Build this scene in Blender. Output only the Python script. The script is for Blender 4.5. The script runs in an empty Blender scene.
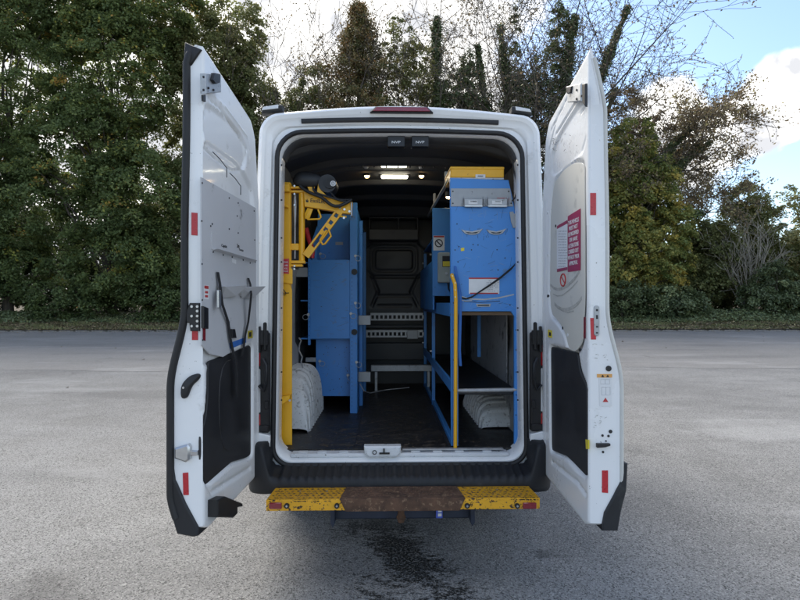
import bpy, math, random
import numpy as np
from mathutils import Vector, Matrix
R = math.radians
random.seed(7); rng = np.random.default_rng(7)
sc = bpy.context.scene
col = sc.collection

# ------------------------------------------------------------------ camera
F = 575.0; CD = 3.6; CZ = 1.64; CX = -0.086; HOR = 303.0; YAW = 0.0231
cam = bpy.data.objects.new('camera', bpy.data.cameras.new('camera')); col.objects.link(cam)
cam.location = (CX, -CD, CZ); cam.rotation_euler = (R(90), 0, -YAW)
cam.data.sensor_width = 36; cam.data.lens = F / 800 * 36
cam.data.shift_y = (HOR - 300) / 800
cam.data.clip_start = 0.05; cam.data.clip_end = 3000
sc.camera = cam

def P(px, py, Y):
    """point of the vertical plane at distance Y (metres past the van's rear) seen at a pixel of the photograph"""
    a = (px - 400) / F; cs, sn = math.cos(YAW), math.sin(YAW)
    dx, dy, dz = a * cs + sn, -a * sn + cs, -(py - HOR) / F
    k = (Y + CD) / dy
    return Vector((CX + dx * k, Y, CZ + dz * k))

# ------------------------------------------------------------------ sky and sun
SUN_EL, SUN_AZ = R(40), R(-28)          # azimuth measured from +Y towards +X
w = bpy.data.worlds.new("World"); sc.world = w; w.use_nodes = True
nt = w.node_tree; nt.nodes.clear()
def N(t, tree=None, **kw):
    n = (tree or nt).nodes.new(t)
    for k, v in kw.items(): setattr(n, k, v)
    return n
def world():
    L = nt.links.new
    out = N('ShaderNodeOutputWorld'); bg = N('ShaderNodeBackground'); bg.inputs[1].default_value = 0.07
    sky = N('ShaderNodeTexSky', sky_type='NISHITA', sun_disc=False)
    sky.sun_elevation = SUN_EL; sky.sun_rotation = SUN_AZ; sky.air_density = 1.0; sky.dust_density = 1.0; sky.ozone_density = 2.4
    tc = N('ShaderNodeTexCoord'); nrm = N('ShaderNodeVectorMath', operation='NORMALIZE'); L(tc.outputs['Generated'], nrm.inputs[0])
    sep = N('ShaderNodeSeparateXYZ'); L(nrm.outputs[0], sep.inputs[0])
    def m(op, a, b=None, c=None):
        n = N('ShaderNodeMath', operation=op)
        for i, v in enumerate((a, b, c)):
            if v is None: continue
            if isinstance(v, (int, float)): n.inputs[i].default_value = v
            else: L(v, n.inputs[i])
        return n.outputs[0]
    zz = m('ADD', m('MAXIMUM', sep.outputs[2], 0.0), 0.22)
    cmb = N('ShaderNodeCombineXYZ'); L(m('DIVIDE', sep.outputs[0], zz), cmb.inputs[0]); L(m('DIVIDE', sep.outputs[1], zz), cmb.inputs[1])
    n1 = N('ShaderNodeTexNoise'); n1.inputs['Scale'].default_value = 1.6; n1.inputs['Detail'].default_value = 9; n1.inputs['Roughness'].default_value = 0.55
    L(cmb.outputs[0], n1.inputs['Vector'])
    n2 = N('ShaderNodeTexNoise'); n2.inputs['Scale'].default_value = 9.0; n2.inputs['Detail'].default_value = 8; n2.inputs['Roughness'].default_value = 0.6
    L(nrm.outputs[0], n2.inputs['Vector'])
    def blob(px, py, rad, soft, amt):
        d = (P(px, py, 1000) - Vector((CX, -CD, CZ))).normalized()
        dt = N('ShaderNodeVectorMath', operation='DISTANCE'); L(nrm.outputs[0], dt.inputs[0]); dt.inputs[1].default_value = d
        mr = N('ShaderNodeMapRange'); L(dt.outputs['Value'], mr.inputs[0]); mr.inputs[1].default_value = rad + soft; mr.inputs[2].default_value = rad - soft * .3
        mr.inputs[3].default_value = 0; mr.inputs[4].default_value = amt
        return mr.outputs[0]
    fld = m('MULTIPLY', n1.outputs['Fac'], 0.95); fld = m('ADD', fld, .06)
    for b in ((778, 104, .028, .055, .58), (806, 80, .030, .055, .56), (760, 122, .01, .05, .4), (690, 160, .04, .10, .55), (668, 110, .02, .07, .5),
              (330, 40, .22, .34, .36), (60, 60, .3, .5, .2), (722, 3, .005, .035, .16)):
        fld = m('ADD', fld, blob(*b))
    # clear blue window to the right of the picture, as in the photograph
    fld = m('SUBTRACT', fld, blob(740, 60, .14, .34, .40))
    fld = m('ADD', fld, m('MULTIPLY', m('SUBTRACT', n2.outputs['Fac'], 0.5), 0.55))
    mr = N('ShaderNodeMapRange', interpolation_type='SMOOTHSTEP'); L(fld, mr.inputs[0]); mr.inputs[1].default_value = .50; mr.inputs[2].default_value = .70
    ramp = N('ShaderNodeValToRGB'); n3 = N('ShaderNodeTexNoise'); n3.inputs['Scale'].default_value = 13; n3.inputs['Detail'].default_value = 7; n3.inputs['Roughness'].default_value = .5; L(nrm.outputs[0], n3.inputs['Vector']); L(n3.outputs['Fac'], ramp.inputs[0])
    ramp.color_ramp.elements[0].position = .40; ramp.color_ramp.elements[0].color = (3.0, 3.05, 3.2, 1)
    ramp.color_ramp.elements[1].position = .60; ramp.color_ramp.elements[1].color = (8.4, 8.2, 7.8, 1)
    mix = N('ShaderNodeMix', data_type='RGBA'); L(mr.outputs[0], mix.inputs[0]); L(sky.outputs[0], mix.inputs[6]); L(ramp.outputs[0], mix.inputs[7])
    L(mix.outputs[2], bg.inputs[0]); L(bg.outputs[0], out.inputs[0])
world()
sun = bpy.data.objects.new('sun', bpy.data.lights.new('sun', 'SUN')); col.objects.link(sun)
sun.data.energy = 1.35; sun.data.angle = R(32); sun.data.color = (1, .93, .82)
sd = Vector((math.sin(SUN_AZ) * math.cos(SUN_EL), math.cos(SUN_AZ) * math.cos(SUN_EL), math.sin(SUN_EL)))
sun.rotation_euler = sd.to_track_quat('Z', 'Y').to_euler()
sun.location = (0, 0, 30)
sc.view_settings.view_transform = 'Standard'; sc.view_settings.look = 'None'
sc.view_settings.exposure = 2.05; sc.view_settings.gamma = 1
sc.render.engine = 'CYCLES'

# ------------------------------------------------------------------ materials
def mat(name, base, rough=.5, metal=0., var=.12, vscale=6., bump=0., bscale=60., dirt=None, dscale=9., dth=.62, dsoft=.06, drough=None,
        speck=None, spscale=200., spth=.6, coat=0., detail=6, stretch=None):
    m = bpy.data.materials.new(name); m.use_nodes = True; t = m.node_tree; t.nodes.clear(); L = t.links.new
    out = N('ShaderNodeOutputMaterial', t); b = N('ShaderNodeBsdfPrincipled', t); L(b.outputs[0], out.inputs[0])
    tc = N('ShaderNodeTexCoord', t); vec = tc.outputs['Object']
    if stretch:
        mp = N('ShaderNodeMapping', t); mp.inputs['Scale'].default_value = stretch; L(vec, mp.inputs[0]); vec = mp.outputs[0]
    def noise(s, d=detail, r=.6):
        n = N('ShaderNodeTexNoise', t); n.inputs['Scale'].default_value = s; n.inputs['Detail'].default_value = d; n.inputs['Roughness'].default_value = r
        L(vec, n.inputs['Vector']); return n.outputs['Fac']
    def mix(f, a, c):
        x = N('ShaderNodeMix', t, data_type='RGBA')
        if isinstance(f, float): x.inputs[0].default_value = f
        else: L(f, x.inputs[0])
        for i, v in ((6, a), (7, c)):
            if isinstance(v, tuple): x.inputs[i].default_value = (*v[:3], 1)
            else: L(v, x.inputs[i])
        return x.outputs[2]
    def mrange(f, a, c, lo=0., hi=1.):
        r = N('ShaderNodeMapRange', t); L(f, r.inputs[0]); r.inputs[1].default_value = a; r.inputs[2].default_value = c
        r.inputs[3].default_value = lo; r.inputs[4].default_value = hi; return r.outputs[0]
    f = noise(vscale)
    lo = tuple(c * (1 - var) for c in base); hi = tuple(min(1, c * (1 + var)) for c in base)
    c = mix(mrange(f, .3, .7), lo, hi)
    rr = mrange(f, .3, .7, max(0, rough - .06), min(1, rough + .08))
    if dirt:
        d = mrange(noise(dscale, 10, .68), dth, dth + dsoft)
        c = mix(d, c, dirt)
        if drough is not None:
            x = N('ShaderNodeMix', t, data_type='FLOAT'); L(d, x.inputs[0]); L(rr, x.inputs[2]); x.inputs[3].default_value = drough; rr = x.outputs[0]
    if speck:
        c = mix(mrange(noise(spscale, 3, .5), spth, spth + .05), c, speck)
    L(c, b.inputs['Base Color']); L(rr, b.inputs['Roughness'])
    b.inputs['Metallic'].default_value = metal
    if coat: b.inputs['Coat Weight'].default_value = coat; b.inputs['Coat Roughness'].default_value = .08
    if bump:
        bm = N('ShaderNodeBump', t); bm.inputs['Strength'].default_value = 1; bm.inputs['Distance'].default_value = bump
        L(noise(bscale, 5, .6), bm.inputs['Height']); L(bm.outputs[0], b.inputs['Normal'])
    return m
def emit(name, c, s):
    m = bpy.data.materials.new(name); m.use_nodes = True; b = m.node_tree.nodes['Principled BSDF']
    b.inputs['Base Color'].default_value = (*c, 1); b.inputs['Emission Color'].default_value = (*c, 1); b.inputs['Emission Strength'].default_value = s
    return m
def leafmat(name, cols, trans=.46, rough=.55, gain=2.55):
    """cols: ramp over the per-leaf tint attribute"""
    m = bpy.data.materials.new(name); m.use_nodes = True; t = m.node_tree; t.nodes.clear(); L = t.links.new
    out = N('ShaderNodeOutputMaterial', t); at = N('ShaderNodeAttribute', t, attribute_name='tint')
    rp = N('ShaderNodeValToRGB', t); L(at.outputs['Fac'], rp.inputs[0])
    e = rp.color_ramp.elements
    e[0].position, e[0].color = cols[0][0], (*cols[0][1], 1); e[1].position, e[1].color = cols[-1][0], (*cols[-1][1], 1)
    cols = [(p_, tuple(min(1, v * gain) for v in c_)) for p_, c_ in cols]
    e[0].color = (*cols[0][1], 1); e[1].color = (*cols[-1][1], 1)
    for p_, c_ in cols[1:-1]:
        x = e.new(p_); x.color = (*c_, 1)
    b = N('ShaderNodeBsdfPrincipled', t); b.inputs['Roughness'].default_value = rough; b.inputs['Specular IOR Level'].default_value = .35
    L(rp.outputs[0], b.inputs['Base Color'])
    tr = N('ShaderNodeBsdfTranslucent', t); L(rp.outputs[0], tr.inputs[0])
    mx = N('ShaderNodeMixShader', t); mx.inputs[0].default_value = trans; L(b.outputs[0], mx.inputs[1]); L(tr.outputs[0], mx.inputs[2])
    L(mx.outputs[0], out.inputs[0]); return m

# ------------------------------------------------------------------ things and meshes
ORG = {}
def tag(o, label=None, cat=None, group=None, kind=None):
    if label: o['label'] = label
    if cat: o['category'] = cat
    if group: o['group'] = group
    if kind: o['kind'] = kind
    return o
def thing(name, label, cat, base=(0, 0, 0), group=None):
    o = bpy.data.objects.new(name, None); col.objects.link(o); o.location = base; o.empty_display_size = .1
    ORG[o.name] = Vector(base); return tag(o, label, cat, group)
def rooted(o):
    r = o
    while r.parent: r = r.parent
    return ORG.get(r.name, Vector(r.location))

X_, Y_, Z_ = Vector((1, 0, 0)), Vector((0, 1, 0)), Vector((0, 0, 1))
def inset(poly, d):
    n = len(poly); area = sum(poly[i][0] * poly[(i + 1) % n][1] - poly[(i + 1) % n][0] * poly[i][1] for i in range(n))
    s = 1 if area > 0 else -1; out = []
    for i in range(n):
        a, b, c = Vector(poly[i - 1]), Vector(poly[i]), Vector(poly[(i + 1) % n])
        e1, e2 = (b - a), (c - b)
        if e1.length < 1e-9 or e2.length < 1e-9: out.append(tuple(b)); continue
        e1.normalize(); e2.normalize()
        n1, n2 = Vector((-e1.y, e1.x)) * s, Vector((-e2.y, e2.x)) * s
        k = n1 + n2; l2 = k.length_squared
        k = n1 * d if l2 < .3 else k * (2 * d / l2)
        out.append(tuple(b + k))
    return out
class MB:
    def __init__(s): s.v = []; s.f = []; s.mi = []; s.m = 0
    def add(s, vs, fs):
        o = len(s.v); s.v += [tuple(v) for v in vs]; s.f += [tuple(i + o for i in f) for f in fs]; s.mi += [s.m] * len(fs); return s
    def prism(s, poly, fr, d0, d1, ch=0.):
        """polygon in a frame (O, ex, ey, en), extruded along en from d0 (back) to d1 (front)"""
        O, ex, ey, en = fr; n = len(poly)
        def ring(pl, d): return [O + ex * p[0] + ey * p[1] + en * d for p in pl]
        sg = 1 if d1 >= d0 else -1
        rings = [ring(poly, d0), ring(poly, d1 - sg * ch)]
        if ch > 0: rings.append(ring(inset(poly, ch), d1))
        vs = [p for r in rings for p in r]; fs = [tuple(range(n - 1, -1, -1))]
        for k in range(len(rings) - 1):
            for i in range(n):
                j = (i + 1) % n; fs.append((k * n + i, k * n + j, (k + 1) * n + j, (k + 1) * n + i))
        fs.append(tuple(range((len(rings) - 1) * n, len(rings) * n)))
        return s.add(vs, fs)
    def box(s, a, b, ch=0.):
        x0, x1 = sorted((a[0], b[0])); y0, y1 = sorted((a[1], b[1])); z0, z1 = sorted((a[2], b[2]))
        if ch <= 0:
            vs = [(x, y, z) for z in (z0, z1) for y in (y0, y1) for x in (x0, x1)]
            return s.add(vs, [(0, 2, 3, 1), (4, 5, 7, 6), (0, 1, 5, 4), (2, 6, 7, 3), (0, 4, 6, 2), (1, 3, 7, 5)])
        c = min(ch, (x1 - x0) * .45, (y1 - y0) * .45, (z1 - z0) * .45)
        def rg(i, z): return [(x0 + i + (c if 0 else 0), y0 + i, z), (x1 - i, y0 + i, z), (x1 - i, y1 - i, z), (x0 + i, y1 - i, z)]
        def oc(i, z):
            a0, a1, b0, b1 = x0 + i, x1 - i, y0 + i, y1 - i; k = c - i if i < c else c * .3
            k = max(k, c * .4)
            return [(a0 + k, b0, z), (a1 - k, b0, z), (a1, b0 + k, z), (a1, b1 - k, z), (a1 - k, b1, z), (a0 + k, b1, z), (a0, b1 - k, z), (a0, b0 + k, z)]
        rings = [oc(c, z0), oc(0, z0 + c), oc(0, z1 - c), oc(c, z1)]
        vs = [p for r in rings for p in r]; fs = [tuple(range(7, -1, -1)), tuple(range(24, 32))]
        for k in range(3):
            for i in range(8):
                j = (i + 1) % 8; fs.append((k * 8 + i, k * 8 + j, k * 8 + 8 + j, k * 8 + 8 + i))
        return s.add(vs, fs)
    def tube(s, pts, r, n=8, closed=False, flat=None):
        pts = [Vector(p) for p in pts]; m = len(pts); rr = r if hasattr(r, '__len__') else [r] * m
        vs = []; prev = None
        for i, p in enumerate(pts):
            if closed: t = pts[(i + 1) % m] - pts[i - 1]
            else: t = pts[min(i + 1, m - 1)] - pts[max(i - 1, 0)]
            t = t.normalized() if t.length > 1e-9 else Z_.copy()
            if prev is None:
                up = Z_ if abs(t.z) < .9 else X_; a = t.cross(up).normalized()
            else:
                a = prev - t * prev.dot(t); a = a.normalized() if a.length > 1e-6 else t.orthogonal().normalized()
            prev = a; b = t.cross(a)
            for k in range(n):
                an = 2 * math.pi * k / n; fx, fy = (1, 1) if not flat else flat
                vs.append(p + a * math.cos(an) * rr[i] * fx + b * math.sin(an) * rr[i] * fy)
        fs = []
        for i in range(m if closed else m - 1):
            for k in range(n):
                j = (k + 1) % n; i2 = (i + 1) % m; fs.append((i * n + k, i * n + j, i2 * n + j, i2 * n + k))
        if not closed: fs += [tuple(range(n - 1, -1, -1)), tuple(range((m - 1) * n, m * n))]
        return s.add(vs, fs)
    def cyl(s, a, b, r, n=16, r2=None):
        return s.tube([a, b], [r, r if r2 is None else r2], n)
    def ribbon(s, pts, width, th, nrm):
        """flat strap: pts path, width vector per point or one vector, thickness along nrm"""
        pts = [Vector(p) for p in pts]; nrm = Vector(nrm).normalized(); m = len(pts); vs = []
        for i, p in enumerate(pts):
            wv = Vector(width[i] if isinstance(width, list) else width) * .5
            vs += [p - wv, p + wv, p + wv + nrm * th, p - wv + nrm * th]
        fs = [(3, 2, 1, 0), (4 * m - 4, 4 * m - 3, 4 * m - 2, 4 * m - 1)]
        for i in range(m - 1):
            for k in range(4):
                j = (k + 1) % 4; fs.append((i * 4 + k, i * 4 + j, i * 4 + 4 + j, i * 4 + 4 + k))
        return s.add(vs, fs)
    def loft(s, loops, cap0=False, cap1=False):
        n = len(loops[0]); vs = [p for l in loops for p in l]; fs = []
        for k in range(len(loops) - 1):
            for i in range(n):
                j = (i + 1) % n; fs.append((k * n + i, k * n + j, (k + 1) * n + j, (k + 1) * n + i))
        if cap0: fs.append(tuple(range(n - 1, -1, -1)))
        if cap1: fs.append(tuple(range((len(loops) - 1) * n, len(loops) * n)))
        return s.add(vs, fs)
    def build(s, name, mats, parent=None, smooth=None, label=None):
        o = rooted(parent) if parent else Vector((0, 0, 0))
        me = bpy.data.meshes.new(name); me.from_pydata([(v[0] - o.x, v[1] - o.y, v[2] - o.z) for v in s.v], [], s.f)
        for m in (mats if isinstance(mats, (list, tuple)) else [mats]): me.materials.append(m)
        if any(s.mi): me.polygons.foreach_set('material_index', s.mi)
        me.validate(); me.update()
        ob = bpy.data.objects.new(name, me); col.objects.link(ob)
        if parent: ob.parent = parent
        if smooth is not None:
            me.polygons.foreach_set('use_smooth', [True] * len(me.polygons))
            try: me.set_sharp_from_angle(angle=R(smooth))
            except Exception: pass
        if label: ob['label'] = label
        return ob
def npmesh(name, V, Fq, mats, parent=None, tint=None, smooth=False, mi=None):
    o = rooted(parent) if parent else Vector((0, 0, 0))
    V = V - np.array([o.x, o.y, o.z]); me = bpy.data.meshes.new(name); k = Fq.shape[1]
    me.vertices.add(len(V)); me.vertices.foreach_set('co', V.astype(np.float32).ravel())
    me.loops.add(Fq.size); me.loops.foreach_set('vertex_index', Fq.astype(np.int32).ravel())
    me.polygons.add(len(Fq)); me.polygons.foreach_set('loop_start', (np.arange(len(Fq)) * k).astype(np.int32))
    try: me.polygons.foreach_set('loop_total', np.full(len(Fq), k, np.int32))
    except Exception: pass
    for m in (mats if isinstance(mats, (list, tuple)) else [mats]): me.materials.append(m)
    if mi is not None: me.polygons.foreach_set('material_index', mi.astype(np.int32))
    if smooth: me.polygons.foreach_set('use_smooth', np.ones(len(Fq), bool))
    me.update(calc_edges=True)
    if tint is not None:
        a = me.attributes.new('tint', 'FLOAT', 'FACE'); a.data.foreach_set('value', tint.astype(np.float32))
    ob = bpy.data.objects.new(name, me); col.objects.link(ob)
    if parent: ob.parent = parent
    return ob
def XZ(Y): return (Vector((0, Y, 0)), X_, Z_, -Y_)
def pp(pts, Y): return [(P(a, b, Y).x, P(a, b, Y).z) for a, b in pts]
def rrect(x0, z0, x1, z1, r, n=4):
    o = []
    for cx, cz, a0 in ((x1 - r, z1 - r, 0), (x0 + r, z1 - r, 90), (x0 + r, z0 + r, 180), (x1 - r, z0 + r, 270)):
        for i in range(n + 1):
            a = R(a0 + 90 * i / n); o.append((cx + r * math.cos(a), cz + r * math.sin(a)))
    return o
def text(name, body, size, O, ex, ey, m, parent, width=None, spacing=1., off=.0006):
    """flat print; centred on O, reading along ex with up ey"""
    cu = bpy.data.curves.new(name, 'FONT'); cu.body = body; cu.size = size; cu.align_x = 'CENTER'; cu.align_y = 'CENTER'; cu.space_line = spacing; cu.offset = size * .012
    cu.extrude = .0004; cu.resolution_u = 3
    t = bpy.data.objects.new('tmp', cu); col.objects.link(t); dg = bpy.context.evaluated_depsgraph_get(); dg.update()
    me = bpy.data.meshes.new_from_object(t.evaluated_get(dg)); bpy.data.objects.remove(t)
    ex = Vector(ex).normalized(); ey = Vector(ey).normalized(); en = ex.cross(ey)
    k = 1.
    if width:
        xs = [v.co.x for v in me.vertices]; k = width / max(1e-6, max(xs) - min(xs))
    o = rooted(parent) if parent else Vector((0, 0, 0)); O = Vector(O)
    for v in me.vertices: v.co = O - o + ex * v.co.x * k + ey * v.co.y + en * (v.co.z + off)
    me.materials.clear(); me.materials.append(m); me.name = name
    ob = bpy.data.objects.new(name, me); col.objects.link(ob); ob.parent = parent; return ob
def copy_tree(o, parent=None, label=None):
    c = o.copy(); col.objects.link(c); c.parent = parent
    if label: c['label'] = label
    if o.name in ORG: ORG[c.name] = ORG[o.name]
    for ch in [x for x in bpy.data.objects if x.parent == o]: copy_tree(ch, c)
    return c
# ------------------------------------------------------------------ ground
def ground_mat(name, a, b, stain=False, fine=95., speckamt=.35, patch=True):
    gm = bpy.data.materials.new(name); gm.use_nodes = True; t = gm.node_tree; t.nodes.clear(); L = t.links.new
    out = N('ShaderNodeOutputMaterial', t); bs = N('ShaderNodeBsdfPrincipled', t); L(bs.outputs[0], out.inputs[0])
    geo = N('ShaderNodeNewGeometry', t); pos = geo.outputs['Position']
    def noise(s, d=4, r=.6, off=None, sc_=None):
        n = N('ShaderNodeTexNoise', t); n.inputs['Scale'].default_value = s; n.inputs['Detail'].default_value = d; n.inputs['Roughness'].default_value = r
        if off or sc_:
            mp = N('ShaderNodeMapping', t); mp.inputs['Location'].default_value = off or (0, 0, 0); mp.inputs['Scale'].default_value = sc_ or (1, 1, 1)
            L(pos, mp.inputs[0]); L(mp.outputs[0], n.inputs['Vector'])
        else: L(pos, n.inputs['Vector'])
        return n.outputs['Fac']
    def mr(f, x, y, lo=0., hi=1.):
        r = N('ShaderNodeMapRange', t); L(f, r.inputs[0])
        for i, v in enumerate((x, y, lo, hi)): r.inputs[i + 1].default_value = v
        return r.outputs[0]
    def mix(f, a_, b_, mode='MIX'):
        x = N('ShaderNodeMix', t, data_type='RGBA', blend_type=mode)
        if isinstance(f, float): x.inputs[0].default_value = f
        else: L(f, x.inputs[0])
        for i, v in ((6, a_), (7, b_)):
            if isinstance(v, tuple): x.inputs[i].default_value = (*v[:3], 1)
            else: L(v, x.inputs[i])
        return x.outputs[2]
    def m(op, a_, b_=0):
        n = N('ShaderNodeMath', t, operation=op)
        for i, v in ((0, a_), (1, b_)):
            if isinstance(v, (int, float)): n.inputs[i].default_value = v
            else: L(v, n.inputs[i])
        return n.outputs[0]
    big = noise(.22, 6, .62); midn = noise(1.7, 6, .65, (4, 7, 0)); 
    c = mix(mr(m('ADD', m('MULTIPLY', big, .62), m('MULTIPLY', midn, .38)), .38, .62), a, b)
    # aggregate: pale and dark stones of a worn surface
    vo = N('ShaderNodeTexVoronoi', t); vo.inputs['Scale'].default_value = fine; L(pos, vo.inputs['Vector'])
    sp = N('ShaderNodeSeparateColor', t); L(vo.outputs['Color'], sp.inputs[0])
    c = mix(mr(sp.outputs[0], .72, .95, 0, speckamt), c, (.50, .49, .46))
    c = mix(mr(sp.outputs[1], .62, .95, 0, speckamt * 1.35), c, (.035, .034, .033))
    n3 = noise(fine * .45, 3, .7); c = mix(mr(n3, .35, .7, 0, .42), c, (.07, .068, .066))
    c = mix(mr(noise(13, 5, .7, (3, 1, 2)), .62, .75, 0, .3), c, (.05, .05, .048))
    if patch:
        # paler washed-out patches with ragged edges, and hairline cracks
        c = mix(m('MULTIPLY', mr(noise(.34, 7, .68, (21, 4, 0), (.7, 1.5, 1)), .55, .64), .20), c, (.50, .495, .48))
        cv = N('ShaderNodeTexVoronoi', t, feature='DISTANCE_TO_EDGE'); cv.inputs['Scale'].default_value = .22
        wv = N('ShaderNodeTexNoise', t); wv.inputs['Scale'].default_value = 1.3; wv.inputs['Detail'].default_value = 8; wv.inputs['Roughness'].default_value = .7; L(pos, wv.inputs['Vector'])
        va = N('ShaderNodeVectorMath', t, operation='MULTIPLY_ADD'); L(wv.outputs['Color'], va.inputs[0]); va.inputs[1].default_value = (1.6, 1.6, 0); L(pos, va.inputs[2]); L(va.outputs[0], cv.inputs['Vector'])
        c = mix(m('MULTIPLY', mr(cv.outputs['Distance'], .0035, .001), mr(noise(.6, 3, .5, (2, 9, 0)), .5, .62, 0, .55)), c, (.045, .043, .04))
        c = mix(mr(noise(.5, 4, .55, (11, 3, 0), (.35, 1.2, 1)), .52, .68, 0, .28), c, (.07, .07, .072))
    rough = mr(midn, .3, .7, .82, .95)
    if stain:
        sep = N('ShaderNodeSeparateXYZ', t); L(pos, sep.inputs[0])
        # an oil and water trail under the van, running towards the camera and drifting right
        sx = m('SUBTRACT', sep.outputs[0], m('ADD', m('MULTIPLY', sep.outputs[1], -.33), .05))
        wx = m('MULTIPLY', m('ABSOLUTE', sx), 2.6)
        ny = mr(sep.outputs[1], -1.6, -1.0, 0, 1); ny2 = mr(sep.outputs[1], 1.0, .5, 0, 1)
        brk = noise(17, 6, .8, (5, 5, 5), (1, 1.6, 1)); lump = noise(2.9, 4, .6, (9, 2, 0))
        f = m('ADD', m('MULTIPLY', brk, 1.0), m('MULTIPLY', lump, .8)); f = m('SUBTRACT', f, m('MULTIPLY', wx, .26))
        f = m('MULTIPLY', mr(f, .745, .83), m('MULTIPLY', ny, ny2))
        c = mix(m('MULTIPLY', f, m('ADD', mr(noise(60, 4, .7, (3, 3, 3)), .40, .54), .22)), c, (.014, .014, .013)); stf = f
        for (x, y, r_, k) in ((-2.05, -.35, .34, .45), (.95, .1, .07, .5)):
            d = N('ShaderNodeVectorMath', t, operation='DISTANCE'); L(pos, d.inputs[0]); d.inputs[1].default_value = (x, y, 0)
            g = m('ADD', d.outputs['Value'], m('MULTIPLY', m('SUBTRACT', lump, .5), .9)); c = mix(mr(g, r_, r_ * .3, 0, k), c, (.05, .047, .045))
    if stain: rough = m('SUBTRACT', rough, m('MULTIPLY', stf, .35))
    L(c, bs.inputs['Base Color']); L(rough, bs.inputs['Roughness']); bs.inputs['Specular IOR Level'].default_value = .3
    bm = N('ShaderNodeBump', t); bm.inputs['Strength'].default_value = .7; bm.inputs['Distance'].default_value = .006
    L(m('ADD', vo.outputs['Distance'], n3), bm.inputs['Height']); L(bm.outputs[0], bs.inputs['Normal'])
    return gm
ASPH = ground_mat('worn asphalt', (.215, .211, .203), (.355, .350, .338), stain=True, fine=125., speckamt=.62)
ASPH2 = ground_mat('road asphalt', (.245, .236, .224), (.310, .300, .286), fine=90., speckamt=.35)
SOIL = mat('leaf litter soil', (.045, .036, .022), .95, var=.45, vscale=3, bump=.03, bscale=14, dirt=(.12, .085, .045), dscale=22, dth=.52)
KERB = mat('kerb stone', (.24, .22, .20), .9, var=.3, vscale=5, bump=.004, bscale=60, dirt=(.09, .08, .06), dscale=4, dth=.5)
RY0, RY1 = 10.6, 29.6      # near and far edge of the road strip behind the van
m_ = MB(); m_.add([(-400, -60, 0), (400, -60, 0), (400, 700, 0), (-400, 700, 0)], [(0, 1, 2, 3)])
tag(m_.build('ground', ASPH), kind='structure')
m_ = MB(); n_ = 160
vs = []
for i in range(n_ + 1):
    x = -70 + 140 * i / n_; vs.append((x, RY0 + .25 * math.sin(x * .31) + .12 * math.sin(x * 1.3) - .004 * x, .004))
for i in range(n_ + 1): vs.append((-70 + 140 * i / n_, RY1, .004))
m_.add(vs, [(i, i + 1, n_ + 2 + i, n_ + 1 + i) for i in range(n_)]); tag(m_.build('road', ASPH2), kind='structure')

def vz(x, y):      # the verge's height
    t = max(0, min(1, (y - RY1 - .1) / 5.5)); b = t * t * (3 - 2 * t)
    return .10 + b * .85 + .06 * math.sin(x * .6 + y) * b + .04 * math.sin(x * 1.9 - y * 1.3) * b + min(2.5, max(0, (y - 40)) * .05)
xs = np.linspace(-75, 75, 220); ys = np.concatenate([np.linspace(RY1 + .10, RY1 + 9, 30), np.linspace(RY1 + 11, 400, 24)])
V = np.array([(x, y, vz(x, y)) for y in ys for x in xs]); nx = len(xs)
Fq = np.array([(j * nx + i, j * nx + i + 1, (j + 1) * nx + i + 1, (j + 1) * nx + i) for j in range(len(ys) - 1) for i in range(nx - 1)])
verge = tag(npmesh('verge', V, Fq, SOIL, smooth=True), kind='structure')
kerb = tag(bpy.data.objects.new('kerb', None), kind='structure'); col.objects.link(kerb); kerb.location = (0, RY1, 0); ORG['kerb'] = Vector((0, RY1, 0))
k0 = MB().box((-.455, RY1, -.05), (.455, RY1 + .125, .07), .008).build('kerbstone', KERB, kerb, 40)
for i in range(64):
    c = k0 if i == 0 else k0.copy()
    if i: col.objects.link(c)
    c.parent = kerb; c.location = ((i - 32) * .915 + random.uniform(-.004, .004), random.uniform(-.012, .012), random.uniform(-.006, .006)); c.rotation_euler = (random.uniform(-.02, .02), 0, random.uniform(-.008, .008))

# ------------------------------------------------------------------ vegetation
BARK = mat('bark', (.075, .062, .048), .95, var=.4, vscale=3, bump=.02, bscale=12, stretch=(3, 3, .6))
BARK_PALE = mat('pale dry bark', (.30, .27, .22), .9, var=.25, vscale=3)
BARK_TWIG = mat('twig bark', (.085, .07, .055), .9, var=.3, vscale=2)
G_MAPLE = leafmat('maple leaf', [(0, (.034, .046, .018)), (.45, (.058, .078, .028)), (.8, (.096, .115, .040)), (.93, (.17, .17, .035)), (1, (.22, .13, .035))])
G_OLIVE = leafmat('olive leaf', [(0, (.035, .040, .016)), (.5, (.070, .078, .028)), (.8, (.115, .115, .050)), (1, (.155, .135, .062))])
G_CONIF = leafmat('conifer needle', [(0, (.030, .038, .016)), (.5, (.066, .060, .024)), (.8, (.115, .075, .030)), (1, (.17, .09, .035))], .15)
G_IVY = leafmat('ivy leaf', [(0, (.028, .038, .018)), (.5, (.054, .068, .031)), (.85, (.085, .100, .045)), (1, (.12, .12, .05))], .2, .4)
G_YELLOW = leafmat('yellowing leaf', [(0, (.040, .058, .016)), (.4, (.080, .098, .030)), (.7, (.15, .145, .045)), (1, (.26, .20, .05))])
G_BROWN = leafmat('brown leaf', [(0, (.050, .046, .028)), (.5, (.085, .068, .042)), (.85, (.13, .095, .055)), (1, (.17, .15, .07))])
G_GRASS = leafmat('verge grass', [(0, (.055, .060, .024)), (.6, (.10, .105, .045)), (1, (.21, .18, .09))], .2)
G_LITTER = leafmat('fallen leaf', [(0, (.045, .036, .024)), (.5, (.085, .066, .040)), (.85, (.13, .105, .062)), (1, (.24, .20, .11))], .1)

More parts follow.
